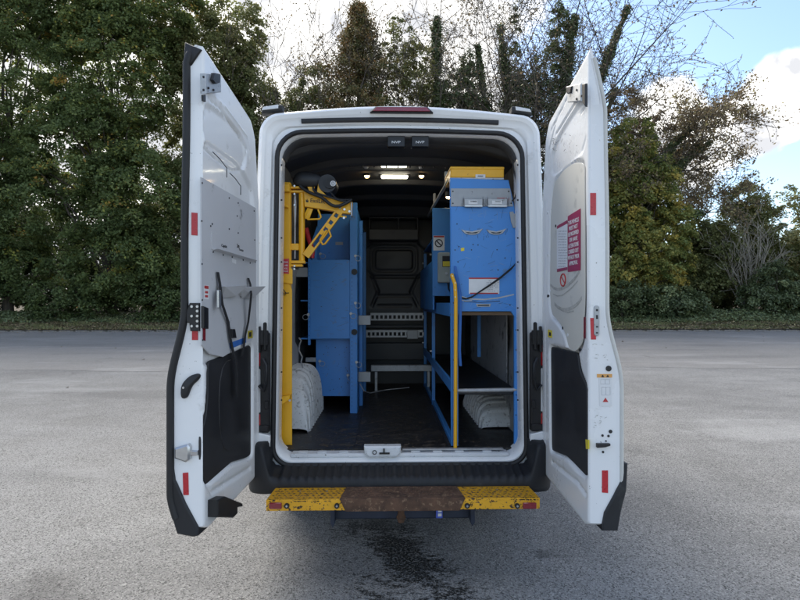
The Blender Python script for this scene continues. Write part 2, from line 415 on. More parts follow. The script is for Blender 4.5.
def leaves(C, nrm, size, tint, jit=.6, asp=1.35):
    """diamond-shaped folded leaves: two triangles each sharing the midrib"""
    n = len(C); nn = nrm + rng.normal(0, jit, (n, 3)); nn /= np.linalg.norm(nn, axis=1, keepdims=True) + 1e-9
    t = np.cross(nn, rng.normal(0, 1, (n, 3))); t /= np.linalg.norm(t, axis=1, keepdims=True) + 1e-9
    b = np.cross(nn, t); s = size[:, None]
    tip = C + t * s * .5 * asp; base = C - t * s * .5 * asp; f = nn * s * .12
    V = np.empty((n, 4, 3)); V[:, 0] = base; V[:, 1] = C + b * s * .45 + f; V[:, 2] = tip; V[:, 3] = C - b * s * .45 + f
    i = np.arange(n)[:, None] * 4
    Fq = np.concatenate([i + [0, 1, 2], i + [0, 2, 3]], 1).reshape(-1, 3)
    return V.reshape(-1, 3), Fq, np.repeat(tint, 2)
def crown_pts(lobes, nclump, per, cr, flat=.45, shell=.75, seed=0, droop=.3):
    """clumps spread through lobes (centre, radii); returns leaf centres, normals, clump tints"""
    g = np.random.default_rng(seed); vol = np.array([r[0] * r[1] * r[2] for _, r in lobes]) ** .8; vol = vol / vol.sum()
    C = []; Nn = []; T = []; cc = []
    for k in range(nclump):
        c, r = lobes[g.choice(len(lobes), p=vol)]; d = g.normal(0, 1, 3); d /= np.linalg.norm(d)
        rad = g.uniform(0, 1) ** (1 / 3) if g.uniform() > shell else g.uniform(.78, 1.06)
        p = np.array(c) + d * np.array(r) * rad
        if p[2] < .35: p[2] = g.uniform(.3, 1.2)
        nr = np.array([d[0] * .5, d[1] * .5, .85]) + g.normal(0, .22, 3); nr /= np.linalg.norm(nr)
        m = int(per * g.uniform(.5, 1.4)); s = cr * g.uniform(.6, 1.35)
        q = g.normal(0, 1, (m, 3)); q /= np.linalg.norm(q, axis=1, keepdims=True); q *= (g.uniform(0, 1, (m, 1)) ** .45)
        t1 = np.cross(nr, [.3, .8, .1]); t1 /= np.linalg.norm(t1); t2 = np.cross(nr, t1)
        rr2 = (q[:, 0] ** 2 + q[:, 1] ** 2)[:, None]
        pts = p + s * (q[:, :1] * t1 + q[:, 1:2] * t2 + q[:, 2:] * nr * flat - rr2 * np.array([0, 0, droop]))
        C.append(pts); Nn.append(np.repeat(nr[None], m, 0)); T.append(np.full(m, g.normal(0, .17)) + g.normal(0, .13, m)); cc.append(p)
    return np.concatenate(C), np.concatenate(Nn), np.concatenate(T), cc
def branch_pts(a, b, sag=.1, n=6, jit=.06, seed=None):
    g = random.Random(seed); a, b = Vector(a), Vector(b); L_ = (b - a).length; o = []
    for i in range(n + 1):
        t = i / n; p = a.lerp(b, t) + Vector((0, 0, math.sin(t * math.pi) * sag * L_))
        if 0 < i < n: p += Vector((g.uniform(-1, 1), g.uniform(-1, 1), g.uniform(-1, 1))) * jit * L_ * .35
        o.append(p)
    return o
LSZ = .15
def leafy_tree(label, base, H, lobes, m_leaf, nclump, per=110, cr=.75, tr=.22, seed=1, name='broadleaf_tree', cat='tree', group='trees along the verge', tint0=.35, lsz=None, shell=.75, limbs=26, trunk_name='trunk', flat=.45, tz=.0, barkm=None):
    t = thing(name, label, cat, base, group); bx, by, bz = base; lsz = lsz or LSZ
    lob = [((bx + c[0], by + c[1], bz + c[2]), r) for c, r in lobes]
    C, Nn, T, cc = crown_pts(lob, nclump, per, cr, flat, shell, seed)
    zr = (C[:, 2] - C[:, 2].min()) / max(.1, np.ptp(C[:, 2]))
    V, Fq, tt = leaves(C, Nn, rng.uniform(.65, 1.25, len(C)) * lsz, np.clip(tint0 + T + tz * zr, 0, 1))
    npmesh('crown', V, Fq, m_leaf, t, tt)
    g = random.Random(seed); mb = MB(); th = H * .62
    pts = branch_pts((bx, by, bz - .2), (bx + g.uniform(-.4, .4), by, bz + H * .8), 0, 10, .05, seed)
    mb.tube(pts, [tr * (1 - .85 * i / 10) * (1.25 if i == 0 else 1) for i in range(11)], 8)
    for k in range(limbs):
        c = Vector(cc[g.randrange(len(cc))]); f = max(.12, min(.92, (c.z - bz) / H * .6 + g.uniform(-.1, .1))); s = pts[0].lerp(pts[-1], f)
        bp = branch_pts(s, c, .08, 6, .12, k + seed * 77); r0 = tr * .36 * (1.1 - f)
        mb.tube(bp, [r0 * (1 - i / 7) + .008 for i in range(7)], 5)
        for q in range(3):
            a = bp[g.randrange(2, 6)]; e = a + Vector((g.uniform(-1, 1), g.uniform(-1, 1), g.uniform(-.1, 1))).normalized() * g.uniform(.5, 1.4)
            mb.tube(branch_pts(a, e, .05, 3, .1, k * 3 + q), [.016, .012, .009, .005], 4)
    mb.build(trunk_name, barkm or BARK, t, 60); return t
def grow(mb, p, d, L_, r, lvl, tips, g, kids=(5, 5, 4), spread=.7, trop=.12, wob=.22, minr=.006, seg=6):
    pts = [Vector(p)]; d = Vector(d).normalized()
    for i in range(seg):
        d = (d + Vector((g.uniform(-1, 1), g.uniform(-1, 1), g.uniform(-1, 1))) * wob * (.5 if lvl == 0 else 1.1) + Vector((0, 0, trop * .5))).normalized()
        pts.append(pts[-1] + d * (L_ / seg))
    rad = [max(minr, r * (1 - .8 * i / seg)) for i in range(seg + 1)]
    mb.tube(pts, rad, 8 if lvl == 0 else (5 if lvl == 1 else 3))
    if lvl >= len(kids):
        tips += pts[1:]; return pts
    for k in range(kids[lvl]):
        f = .25 + .75 * (k + g.uniform(0, .9)) / kids[lvl]; i = min(seg - 1, int(f * seg)); q = pts[i].lerp(pts[i + 1], f * seg - i)
        ax = (pts[i + 1] - pts[i]).normalized(); o = ax.orthogonal().normalized(); o = Matrix.Rotation(g.uniform(0, 6.283), 3, ax) @ o
        nd = (ax * (1 - spread * .5) + o * spread * g.uniform(.7, 1.2)).normalized()
        grow(mb, q, nd, L_ * g.uniform(.42, .62) * (1.1 - f * .35), rad[i] * .55, lvl + 1, tips, g, kids, spread, trop, wob, minr, max(3, seg - 1))
    return pts
def ivy_on(paths, t, per_m=260, seed=3, spread=1., tint0=.4, name='ivy', z1=99, m=None):
    g = np.random.default_rng(seed); C = []; Nn = []
    for pts, rr in paths:
        for i in range(len(pts) - 1):
            a, b = pts[i], pts[i + 1]
            if a.z > z1: continue
            n = int((b - a).length * per_m); u = g.uniform(0, 1, (n, 1)); q = np.array(a) * (1 - u) + np.array(b) * u
            zz_ = q[:, 2:3]; rad = rr[i] * spread * (.35 + .55 * (np.sin(zz_ * 1.3 + seed) * .5 + .5) + .55 * (np.sin(zz_ * 4.1 + seed * 2 + i) * .5 + .5) ** 2)
            o = g.normal(0, 1, (n, 3)); o[:, 2] *= .8; o /= np.linalg.norm(o, axis=1, keepdims=True)
            C.append(q + o * rad * (g.uniform(.2, 1.0, (n, 1)) + (g.uniform(0, 1, (n, 1)) > .86) * g.uniform(.2, 1.1, (n, 1)))); Nn.append(o + [0, 0, .4])
    C = np.concatenate(C); Nn = np.concatenate(Nn)
    V, Fq, tt = leaves(C, Nn, g.uniform(.08, .17, len(C)), np.clip(tint0 + g.normal(0, .2, len(C)), 0, 1))
    npmesh(name, V, Fq, m or G_IVY, t, tt)
def tip_leaves(tips, t, m, per, spread, sz, tint0, seed, name='crown', cond=None):
    g = np.random.default_rng(seed); q = np.array([tuple(p) for p in tips if (cond is None or cond(p))])
    if len(q) == 0: return
    keep = g.uniform(0, 1, len(q)) < min(1, per); q = q[keep]; k = max(1, int(per)); q = np.repeat(q, k, 0)
    q = q + g.normal(0, spread, q.shape); tn = tint0 + g.normal(0, .25, len(q))
    V, Fq, tt = leaves(q, np.tile([0, 0, .5], (len(q), 1)), g.uniform(.6, 1.3, len(q)) * sz, np.clip(tn, 0, 1), 1.)
    npmesh(name, V, Fq, m, t, tt)
def gb(px, Y):     # a spot on the verge under a picture column
    Y += 1.3 if Y < 37 else 0; p = P(px, 300, Y); return (p.x, Y, vz(p.x, Y) - .05)

# --- left: a row of maples, dense down to the ground, tops out of the picture
leafy_tree('dense green maple at the far left edge, leaves down to the verge', gb(8, 34), 23,
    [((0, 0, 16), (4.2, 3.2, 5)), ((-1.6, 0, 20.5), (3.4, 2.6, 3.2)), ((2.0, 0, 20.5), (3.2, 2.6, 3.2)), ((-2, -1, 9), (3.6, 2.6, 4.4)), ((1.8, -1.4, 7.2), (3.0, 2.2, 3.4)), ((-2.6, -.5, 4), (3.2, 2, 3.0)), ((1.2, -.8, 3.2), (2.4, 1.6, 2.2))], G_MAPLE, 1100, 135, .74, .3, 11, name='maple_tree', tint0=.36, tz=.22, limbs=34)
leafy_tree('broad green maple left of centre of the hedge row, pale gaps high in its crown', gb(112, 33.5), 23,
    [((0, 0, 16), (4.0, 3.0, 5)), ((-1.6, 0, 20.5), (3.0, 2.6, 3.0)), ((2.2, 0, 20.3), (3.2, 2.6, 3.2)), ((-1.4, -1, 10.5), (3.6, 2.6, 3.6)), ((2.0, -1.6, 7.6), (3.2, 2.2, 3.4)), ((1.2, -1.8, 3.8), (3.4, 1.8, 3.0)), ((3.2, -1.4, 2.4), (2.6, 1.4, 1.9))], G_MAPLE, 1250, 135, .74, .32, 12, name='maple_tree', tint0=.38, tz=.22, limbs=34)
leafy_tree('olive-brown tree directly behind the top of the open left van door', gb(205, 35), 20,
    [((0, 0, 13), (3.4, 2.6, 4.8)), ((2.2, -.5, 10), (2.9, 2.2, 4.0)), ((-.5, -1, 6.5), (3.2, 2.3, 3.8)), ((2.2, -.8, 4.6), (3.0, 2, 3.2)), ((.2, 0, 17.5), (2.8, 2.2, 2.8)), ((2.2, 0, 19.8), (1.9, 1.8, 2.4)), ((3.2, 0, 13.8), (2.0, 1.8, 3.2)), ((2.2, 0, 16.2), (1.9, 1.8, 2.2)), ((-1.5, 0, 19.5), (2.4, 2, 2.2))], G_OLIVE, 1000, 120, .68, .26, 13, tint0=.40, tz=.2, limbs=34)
leafy_tree('dark green tree beyond the left edge of the row, branching low over the verge', gb(-110, 35), 21,
    [((0, 0, 13), (4.5, 3, 6.5)), ((1, -1, 6), (4, 2.6, 4)), ((1, 0, 3), (3.5, 2, 2.5)), ((.5, 0, 19), (3.5, 2.6, 3))], G_MAPLE, 460, 115, .9, .3, 14, name='maple_tree', tint0=.34)
# darker row behind, closing the gaps between stems
for i, (px, Y, h, rx, lab) in enumerate(((-40, 41, 12, 5, 'shaded tree deep behind the far left maple'), (85, 42, 13, 5.5, 'shaded tree deep behind the two left maples, filling their stems'),
        (190, 42, 10, 5, 'shaded tree deep behind the olive-brown tree'), (330, 44, 5.5, 5.5, 'low shaded tree hidden behind the rust-tinted conifer'), (480, 44, 5.0, 6, 'low shaded tree hidden behind the ivy-clad trees'))):
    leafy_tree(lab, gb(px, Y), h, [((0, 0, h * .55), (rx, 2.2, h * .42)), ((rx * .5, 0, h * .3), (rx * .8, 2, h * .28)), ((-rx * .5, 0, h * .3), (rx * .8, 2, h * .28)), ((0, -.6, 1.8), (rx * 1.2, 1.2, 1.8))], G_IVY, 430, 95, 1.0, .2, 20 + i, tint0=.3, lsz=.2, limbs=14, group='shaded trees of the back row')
for i, (px, Y, h, lab) in enumerate(((60, 31.6, 2.6, 'low dark bush at the verge under the far left maple'), (165, 31.6, 2.8, 'low dark bush at the verge beside the open left van door'), (-60, 32.5, 3, 'low dark bush at the verge beyond the left edge'),
        (235, 32.2, 3.2, 'dark bush at the verge seen behind the left door board'))):
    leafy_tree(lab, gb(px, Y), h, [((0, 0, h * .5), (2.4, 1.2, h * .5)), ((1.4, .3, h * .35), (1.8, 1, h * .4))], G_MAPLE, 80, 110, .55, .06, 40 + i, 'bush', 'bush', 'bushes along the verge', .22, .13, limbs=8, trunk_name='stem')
# --- conifer, rust tinted
def conifer():
    base = gb(358, 36.5); bx, by, bz = base; H = P(358, -3, 36.5).z - bz
    t = thing('conifer_tree', 'tall pointed rust-tinted conifer rising behind the van roof', 'tree', base, 'trees along the verge')
    g = np.random.default_rng(5); C = []; Nn = []; T = []
    for k in range(1050):
        a = g.uniform(0, 6.283); f = g.uniform(.12, 1.0) ** .9; z = bz + H * f; Rm = min(3.7, 9.6 * (1 - f)) * (.80 + .32 * math.sin(a * 3 + f * 9) * math.sin(f * 23) + .22 * math.sin(f * 61 + a)) + .10; Rr = Rm * g.uniform(.45, 1.12)
        p = np.array([bx + math.cos(a) * Rr, by + math.sin(a) * Rr, z]); o = np.array([math.cos(a), math.sin(a), -.25])
        m = int(85 * g.uniform(.3, 1.3)); u = g.uniform(-.5, .5, (m, 1)); o = o * g.uniform(.7, 1.6); C.append(p + o * u * .9 + g.normal(0, .17, (m, 3))); Nn.append(np.tile([o[0] * .4, o[1] * .4, .8], (m, 1)))
        T.append(np.full(m, .3 + .35 * f + g.normal(0, .13)) + g.normal(0, .12, m))
    C = np.concatenate(C); V, Fq, tt = leaves(C, np.concatenate(Nn), g.uniform(.07, .14, len(C)), np.clip(np.concatenate(T), 0, 1), .8, 1.8); npmesh('crown', V, Fq, G_CONIF, t, tt)
    mb = MB(); mb.tube([(bx, by, bz - .2), (bx, by, bz + H * .5), (bx + .05, by, bz + H * .99)], [.22, .13, .015], 7)
    for k in range(60):
        f = .15 + .8 * k / 60; a = k * 2.4; Rm = min(3.6, 9.5 * (1 - f)) * .9
        mb.tube([(bx, by, bz + H * f), (bx + math.cos(a) * Rm * .6, by + math.sin(a) * Rm * .6, bz + H * f + .1), (bx + math.cos(a) * Rm, by + math.sin(a) * Rm, bz + H * f - .1)], [.035, .02, .008], 4)
    mb.build('trunk', BARK, t, 60)
conifer()
def bare_tree(name, label, base, stems, m_leaf, per, spread, lsz, tint0, seed, kids=(6, 6, 5), ivy=None, barkm=None, minr=.014, trop=.12, cond=None, wob=.22, sprd=.7, cat='tree', group='trees along the verge', lname='crown'):
    t = thing(name, label, cat, base, group); g = random.Random(seed); mb = MB(); tips = []; paths = []
    for (o, d, L_, r) in stems:
        p = Vector(base) + Vector(o); pts = grow(mb, p, d, L_, r, 0, tips, g, kids, sprd, trop, wob, minr, 9); paths.append((pts, [max(.14, r * 2.2) * (1 - .62 * i / len(pts)) for i in range(len(pts))]))
    mb.build('trunk', barkm or BARK_TWIG, t, 60)
    if per > 0: tip_leaves(tips, t, m_leaf, per, spread, lsz, tint0, seed, lname, cond)
    if ivy: ivy_on([(p_[:ivy[2] if len(ivy) > 2 else 99], r_) for p_, r_ in paths], t, ivy[0], seed, ivy[1])
    return t
bare_tree('birch_tree', 'bare thin-stemmed tree fanning out against the bright cloud left of the conifer', gb(318, 38), [((0, 0, 0), (-.18, 0, 1), 16, .14), ((.3, .2, 0), (.0, 0, 1), 17, .13), ((-.3, 0, 0), (-.36, 0, 1), 13, .1)], G_BROWN, .45, .08, .13, .4, 31, (8, 6, 5), minr=.015, trop=.16, sprd=.62)
leafy_tree('loose olive and red tree between the olive-brown tree and the conifer', gb(303, 36), 17.5, [((0, 0, 13.8), (1.9, 1.4, 2.2)), ((-1.2, 0, 12.6), (1.6, 1.2, 2.2)), ((.8, 0, 16.2), (1.0, .9, 1.6)), ((0, 0, 8), (2.2, 1.4, 3.5))], G_OLIVE, 360, 70, .5, .15, 15, tint0=.55, lsz=.12, limbs=60)
leafy_tree('sparse russet tree just right of the conifer', gb(402, 37), 21, [((0, 0, 15.5), (2.2, 1.3, 3.2)), ((-.3, 0, 18.8), (1.3, 1, 2.2)), ((1.3, 0, 17.2), (1.3, 1, 2)), ((.5, 0, 9.5), (2.2, 1.4, 4))], G_OLIVE, 330, 55, .42, .11, 16, tint0=.62, lsz=.13, limbs=40)
bare_tree('ivy_clad_tree', 'straight slender tree sleeved in ivy above the van roof light', gb(435, 36.5), [((0, 0, 0), (.035, 0, 1), 21, .17)], G_BROWN, .6, .07, .12, .4, 32, (16, 6, 4), ivy=(1500, 1.95), wob=.06, trop=.06, sprd=.85)
bare_tree('ivy_clad_tree', 'shorter forked ivy-clad tree between the slender one and the big multi-stemmed one', gb(456, 37.5), [((0, 0, 0), (.06, 0, 1), 11.5, .13), ((.2, 0, 3), (.28, 0, 1), 8, .1)], G_BROWN, .6, .1, .12, .35, 33, (9, 6, 4), ivy=(900, 3.0), wob=.12)
bare_tree('ivy_clad_tree', 'big multi-stemmed ivy-clad tree spreading bare branches above the right roof corner', gb(535, 36), [((0, 0, 0), (.10, 0, 1), 22, .30), ((-.3, .2, 2), (-.14, 0, 1), 19, .22), ((-.2, 0, 5), (-.40, .1, 1), 15, .15), ((.3, .2, 2.5), (.52, .1, 1), 15.5, .17), ((.2, 0, 3), (.30, -.1, 1), 19, .19)], G_BROWN, .7, .08, .12, .4, 34, (10, 7, 5), ivy=(1500, 1.25), wob=.12, trop=.04, sprd=.85)
leafy_tree('ivy mound tree with dark crown behind the gap beside the right roof corner', gb(545, 38.5), 9, [((0, 0, 6.2), (1.7, 1.3, 3.2)), ((-1.4, 0, 4.6), (1.6, 1.2, 2.6)), ((1.2, 0, 3.4), (1.8, 1.2, 2.6))], G_IVY, 230, 90, .55, .12, 17, tint0=.45, lsz=.12)
for i, (px, Y, lean, h, lab) in enumerate(((268, 41, -.1, 17, 'thin bare tree rising out of the right flank of the olive-brown tree'), (335, 41, .1, 18, 'thin bare tree just behind the left side of the conifer'), (385, 42, .05, 19, 'thin bare tree between the conifer and the straight ivy-clad tree'),
        (415, 41, -.12, 18, 'thin bare tree leaning left of the straight ivy-clad tree'), (478, 41, .0, 20, 'thin bare tree between the forked ivy-clad tree and the multi-stemmed one'), (500, 42, -.3, 18, 'thin bare tree leaning left behind the multi-stemmed tree'), (585, 41, .15, 20, 'thin bare tree behind the tip of the open right door'), (655, 42, .05, 12, 'thin bare tree behind the crown of the leaning tree'))):
    bare_tree('bare_tree', lab, gb(px, Y), [((0, 0, 0), (lean, 0, 1), h, .13), ((.3, .2, 2), (lean + .3, 0, 1), h * .72, .09), ((-.2, 0, 3), (lean - .3, 0, 1), h * .7, .09)], G_BROWN, .5, .07, .11, .4, 70 + i, (8, 6, 5), minr=.015, trop=.10, sprd=.75, wob=.3, group='thin bare trees behind the row')
leafy_tree('ivy-smothered double-stemmed tree whose green mass fills the big multi-stemmed tree', gb(528, 38), 23, [((-.9, 0, 18.6), (.55, .6, 4.2)), ((-.6, 0, 14.8), (1.2, .9, 2.6)), ((.6, 0, 14.6), (1.7, 1.1, 3.0)), ((1.4, 0, 17.2), (1.1, .9, 2.8)), ((2.3, 0, 20.2), (.7, .7, 2.8)), ((.4, 0, 11), (1.9, 1.2, 3))], G_IVY, 520, 75, .40, .2, 24, tint0=.52, lsz=.12)
leafy_tree('dark leafy tree right of the straight ivy-clad tree, its crown just above the van roof', gb(462, 38), 18.5, [((-.3, 0, 15.2), (1.6, 1.2, 2.6)), ((1.0, 0, 14), (1.2, 1, 2.6)), ((.4, 0, 17.8), (.7, .7, 1.4)), ((-1.0, 0, 13.6), (1.1, 1, 2.6))], G_IVY, 240, 75, .45, .12, 25, tint0=.45, lsz=.13, limbs=30)
leafy_tree('loose brown-leaved tree around the stem of the leaning tree', gb(640, 38), 17, [((-.6, 0, 10.5), (2.0, 1.5, 3.0)), ((1.4, 0, 12.5), (2.4, 1.4, 2.2)), ((-1.2, 0, 14.6), (1.6, 1.2, 2.2)), ((3.6, 0, 11.8), (1.5, 1.2, 2.0))], G_BROWN, 240, 45, .5, .12, 26, tint0=.5, lsz=.14, limbs=50)
# --- the leaning tree with brown leaves, right of the open right door
bare_tree('leaning_tree', 'leaning ivy-trunked tree with sparse brown leaves reaching right into the blue sky', gb(612, 35.5), [((0, 0, 0), (.26, 0, 1), 15.5, .26), ((1.7, 0, 6.8), (.85, 0, .75), 9.2, .13), ((2.2, .1, 8.2), (.55, 0, 1), 8, .12), ((2.5, 0, 9.3), (.95, .05, .45), 7.2, .1), ((1.2, 0, 5.5), (.8, -.1, .35), 6.5, .1), ((-.4, 0, 4.8), (-.25, 0, 1), 8.5, .1)],
    G_BROWN, 2.3, .16, .14, .66, 35, (7, 6, 4), ivy=(650, 1.6, 8), wob=.2, trop=.0, sprd=.75)
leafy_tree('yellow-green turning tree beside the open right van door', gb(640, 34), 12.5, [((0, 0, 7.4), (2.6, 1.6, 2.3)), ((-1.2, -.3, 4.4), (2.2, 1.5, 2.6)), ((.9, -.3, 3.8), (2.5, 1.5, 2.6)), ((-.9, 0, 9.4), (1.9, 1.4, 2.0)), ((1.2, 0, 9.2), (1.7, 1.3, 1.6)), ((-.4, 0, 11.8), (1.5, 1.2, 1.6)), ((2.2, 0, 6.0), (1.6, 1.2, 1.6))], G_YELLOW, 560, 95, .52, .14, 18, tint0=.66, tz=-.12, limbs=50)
leafy_tree('pale olive tree standing left of the yellow-green one, mostly behind the open right door', gb(606, 36), 12, [((0, 0, 8), (1.9, 1.4, 3.6)), ((.5, 0, 3.6), (2.1, 1.4, 3)), ((.4, 0, 11.2), (1.3, 1.1, 2))], G_OLIVE, 260, 90, .52, .13, 28, tint0=.5, limbs=36)
leafy_tree('dark green bushy tree between the yellow-green tree and the pale dry stems', gb(703, 35), 7, [((0, 0, 3.6), (2.2, 1.5, 2.9)), ((-1.4, 0, 2.4), (2, 1.3, 2)), ((.9, 0, 5), (1.4, 1.2, 1.5))], G_OLIVE, 300, 100, .58, .12, 19, tint0=.42)
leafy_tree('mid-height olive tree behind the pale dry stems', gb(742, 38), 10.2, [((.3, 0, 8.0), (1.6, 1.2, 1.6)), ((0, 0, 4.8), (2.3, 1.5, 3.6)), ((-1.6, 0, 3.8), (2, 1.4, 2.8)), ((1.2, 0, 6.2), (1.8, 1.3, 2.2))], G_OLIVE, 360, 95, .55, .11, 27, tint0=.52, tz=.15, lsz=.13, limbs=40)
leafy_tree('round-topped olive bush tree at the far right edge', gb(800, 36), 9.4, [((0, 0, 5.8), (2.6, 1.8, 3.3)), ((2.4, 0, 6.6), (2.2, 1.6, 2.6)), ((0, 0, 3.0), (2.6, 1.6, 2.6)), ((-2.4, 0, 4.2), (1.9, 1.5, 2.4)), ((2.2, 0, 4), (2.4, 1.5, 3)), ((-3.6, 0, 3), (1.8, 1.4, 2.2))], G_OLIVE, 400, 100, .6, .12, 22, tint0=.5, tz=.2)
leafy_tree('dark ivy-covered bush at the verge in front of the pale dry stems', gb(772, 33), 3.4, [((0, 0, 1.9), (1.5, 1.0, 1.7)), ((-.9, 0, 1.1), (1.4, .9, 1.1)), ((1.9, 0, 1.2), (1.6, .9, 1.2))], G_IVY, 150, 110, .45, .07, 23, 'bush', 'bush', 'bushes along the verge', .45, .12, limbs=8, trunk_name='stem')
bare_tree('dry_shrub', 'leafless shrub of pale dry stems fanning out at the right of the row', gb(752, 34), [((random.uniform(-.7, .7), 0, .4), (random.uniform(-.75, .65), random.uniform(-.2, .2), 1), random.uniform(3.8, 6.0), .035) for _ in range(22)], G_BROWN, 0, .1, .1, .4, 36, (3, 3), barkm=BARK_PALE, minr=.012, trop=.18, cat='shrub', group=None)
for i, (px, Y, h, lab) in enumerate(((622, 32.0, 2.6, 'dark bush at the verge right beside the open right van door'), (668, 32.2, 2.2, 'low dark bush at the verge under the yellow-green tree'), (860, 33, 5, 'dark bush beyond the right edge of the row'),
        (340, 35, 4, 'bush behind the van under the conifer'), (440, 35, 4, 'bush behind the van under the slender ivy tree'), (540, 34, 3.6, 'bush behind the van under the big ivy tree'))):
    leafy_tree(lab, gb(px, Y), h, [((0, 0, h * .5), (2.2, 1.1, h * .5)), ((1.2, .3, h * .35), (1.8, 1, h * .38))], G_IVY, 95, 100, .55, .06, 50 + i, 'bush', 'bush', 'bushes along the verge', .42, .13, limbs=8, trunk_name='stem')
for i, (px, Y, h, lab) in enumerate(((600, 42, 6, 'shaded tree deep behind the yellow-green tree'), (700, 43, 5.5, 'shaded tree deep behind the dark green bushy tree'), (800, 43, 6, 'shaded tree deep behind the far right bush tree'))):
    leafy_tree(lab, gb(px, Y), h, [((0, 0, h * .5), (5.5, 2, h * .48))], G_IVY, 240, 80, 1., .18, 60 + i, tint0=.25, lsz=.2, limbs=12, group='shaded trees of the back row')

# the row goes on to both sides of what the photograph shows
def clone(src, x, Y, rz, lab):
    c = src.copy(); col.objects.link(c); c.location = (x, Y, vz(x, Y) - .05); c.rotation_euler = (0, 0, rz); c['label'] = lab; c['group'] = 'trees beyond both ends of the picture'; ORG[c.name] = Vector(c.location)
    for ch in src.children: d = ch.copy(); col.objects.link(d); d.parent = c
src_ = [o for o in col.objects if o.type == 'EMPTY' and o.name.split('.')[0] in ('maple_tree', 'broadleaf_tree')]
big = [o for o in src_ if 'maple at the far left' in o['label'] or 'olive-brown tree directly' in o['label'] or 'beyond the left edge' in o['label']]; low = [o for o in src_ if 'deep behind the far right' in o['label'] or 'round-topped' in o['label'] or 'dark green bushy' in o['label']]
for i in range(5):
    clone(big[i % len(big)], -34 - i * 7.5, 35 + (i % 2) * 2, 1.1 + i * 1.7, 'big green tree of the row beyond the left edge of the picture')
for i in range(6):
    clone(low[i % len(low)], 32 + i * 6, 35.5 + (i % 2) * 2, 1.3 + i * 1.9, 'bushy tree of the row beyond the right edge of the picture')
for i in range(2): clone(big[i], 48 + i * 16, 38, 2.2 + i, 'tall tree of the row beyond the right edge of the picture')
# --- ground cover
def scatter(name, n, x0, x1, y0, y1, fn, m, kind='stuff', label=None, cat=None):
    g = np.random.default_rng(hash(name) % 1000 if False else len(name) * 13); x = g.uniform(x0, x1, n); y = g.uniform(y0, y1, n); return fn(name, x, y, g, m)
def grass(name, x, y, g, m):
    n = len(x); z = np.array([vz(a, b) for a, b in zip(x, y)]); h = g.uniform(.05, .20, n) * (.35 + .9 * (np.sin(x * .9 + np.sin(y * 2.1) * 2) * .5 + .5) * (np.sin(x * 2.3 + y * 3) * .5 + .6)); a = g.uniform(0, 6.283, n); w_ = g.uniform(.010, .022, n)
    lean = g.normal(0, .07, (n, 2)); b0 = np.stack([x - np.cos(a) * w_, y - np.sin(a) * w_, z - .01], 1); b1 = np.stack([x + np.cos(a) * w_, y + np.sin(a) * w_, z - .01], 1)
    tp = np.stack([x + lean[:, 0], y + lean[:, 1], z + h], 1); V = np.stack([b0, b1, tp], 1).reshape(-1, 3); Fq = np.arange(3 * n).reshape(-1, 3)
    return npmesh(name, V, Fq, m, None, np.clip(g.normal(.4, .25, n), 0, 1))
def flatleaf(zf, sz, jit, t0):
    def fn(name, x, y, g, m):
        n = len(x); z = np.array([zf(a, b) for a, b in zip(x, y)]) + g.uniform(.006, .03, n)
        V, Fq, tt = leaves(np.stack([x, y, z], 1), np.tile([0, 0, 1.], (n, 1)), g.uniform(.6, 1.3, n) * sz, np.clip(g.normal(t0, .28, n), 0, 1), jit); return npmesh(name, V, Fq, m, None, tt)
    return fn
tag(scatter('verge_grass', 110000, -34, 36, RY1 + .2, RY1 + 5.5, grass, G_GRASS), kind='stuff', label='short rough grass on the verge behind the kerb', cat='grass')
tag(scatter('leaf_litter', 42000, -34, 36, RY1 + .12, RY1 + 4.4, flatleaf(vz, .11, .35, .5), G_LITTER), kind='stuff', label='fallen brown and yellow leaves on the verge', cat='leaves')
def iv(x, y): return vz(x, y)
def ivycover(name, x, y, g, m):
    hgt = np.array([.12 + .32 * max(0, math.sin(a * .55 + 1.2)) * max(0, min(1, (b - RY1 - 2.3) / 2)) * (1 if a > 9 else .35) for a, b in zip(x, y)])
    n = len(x); z = np.array([vz(a, b) for a, b in zip(x, y)]) + hgt * g.uniform(.2, 1, n)
    V, Fq, tt = leaves(np.stack([x, y, z], 1), np.tile([0, -.3, .8], (n, 1)), g.uniform(.08, .16, n), np.clip(g.normal(.5, .2, n), 0, 1), .5); return npmesh(name, V, Fq, m, None, tt)
tag(scatter('ivy_ground_cover', 26000, -34, 36, RY1 + 2.4, RY1 + 5.2, ivycover, G_IVY), kind='stuff', label='low ivy and brambles creeping over the verge', cat='ground cover')
g_ = np.random.default_rng(9); n_ = 620
xx = g_.uniform(-26, 26, n_); yy = np.where(g_.uniform(0, 1, n_) < .8, RY1 - np.abs(g_.normal(0, .55, n_)) - .03, g_.uniform(5, RY1, n_))
V, Fq, tt = leaves(np.stack([xx, yy, np.full(n_, .014)], 1), np.tile([0, 0, 1.], (n_, 1)), g_.uniform(.05, .1, n_), np.clip(g_.normal(.6, .25, n_), 0, 1), .15)
tag(npmesh('fallen_leaves', V, Fq, G_LITTER, None, tt), kind='stuff', label='dry leaves blown along the kerb on the road', cat='leaves')
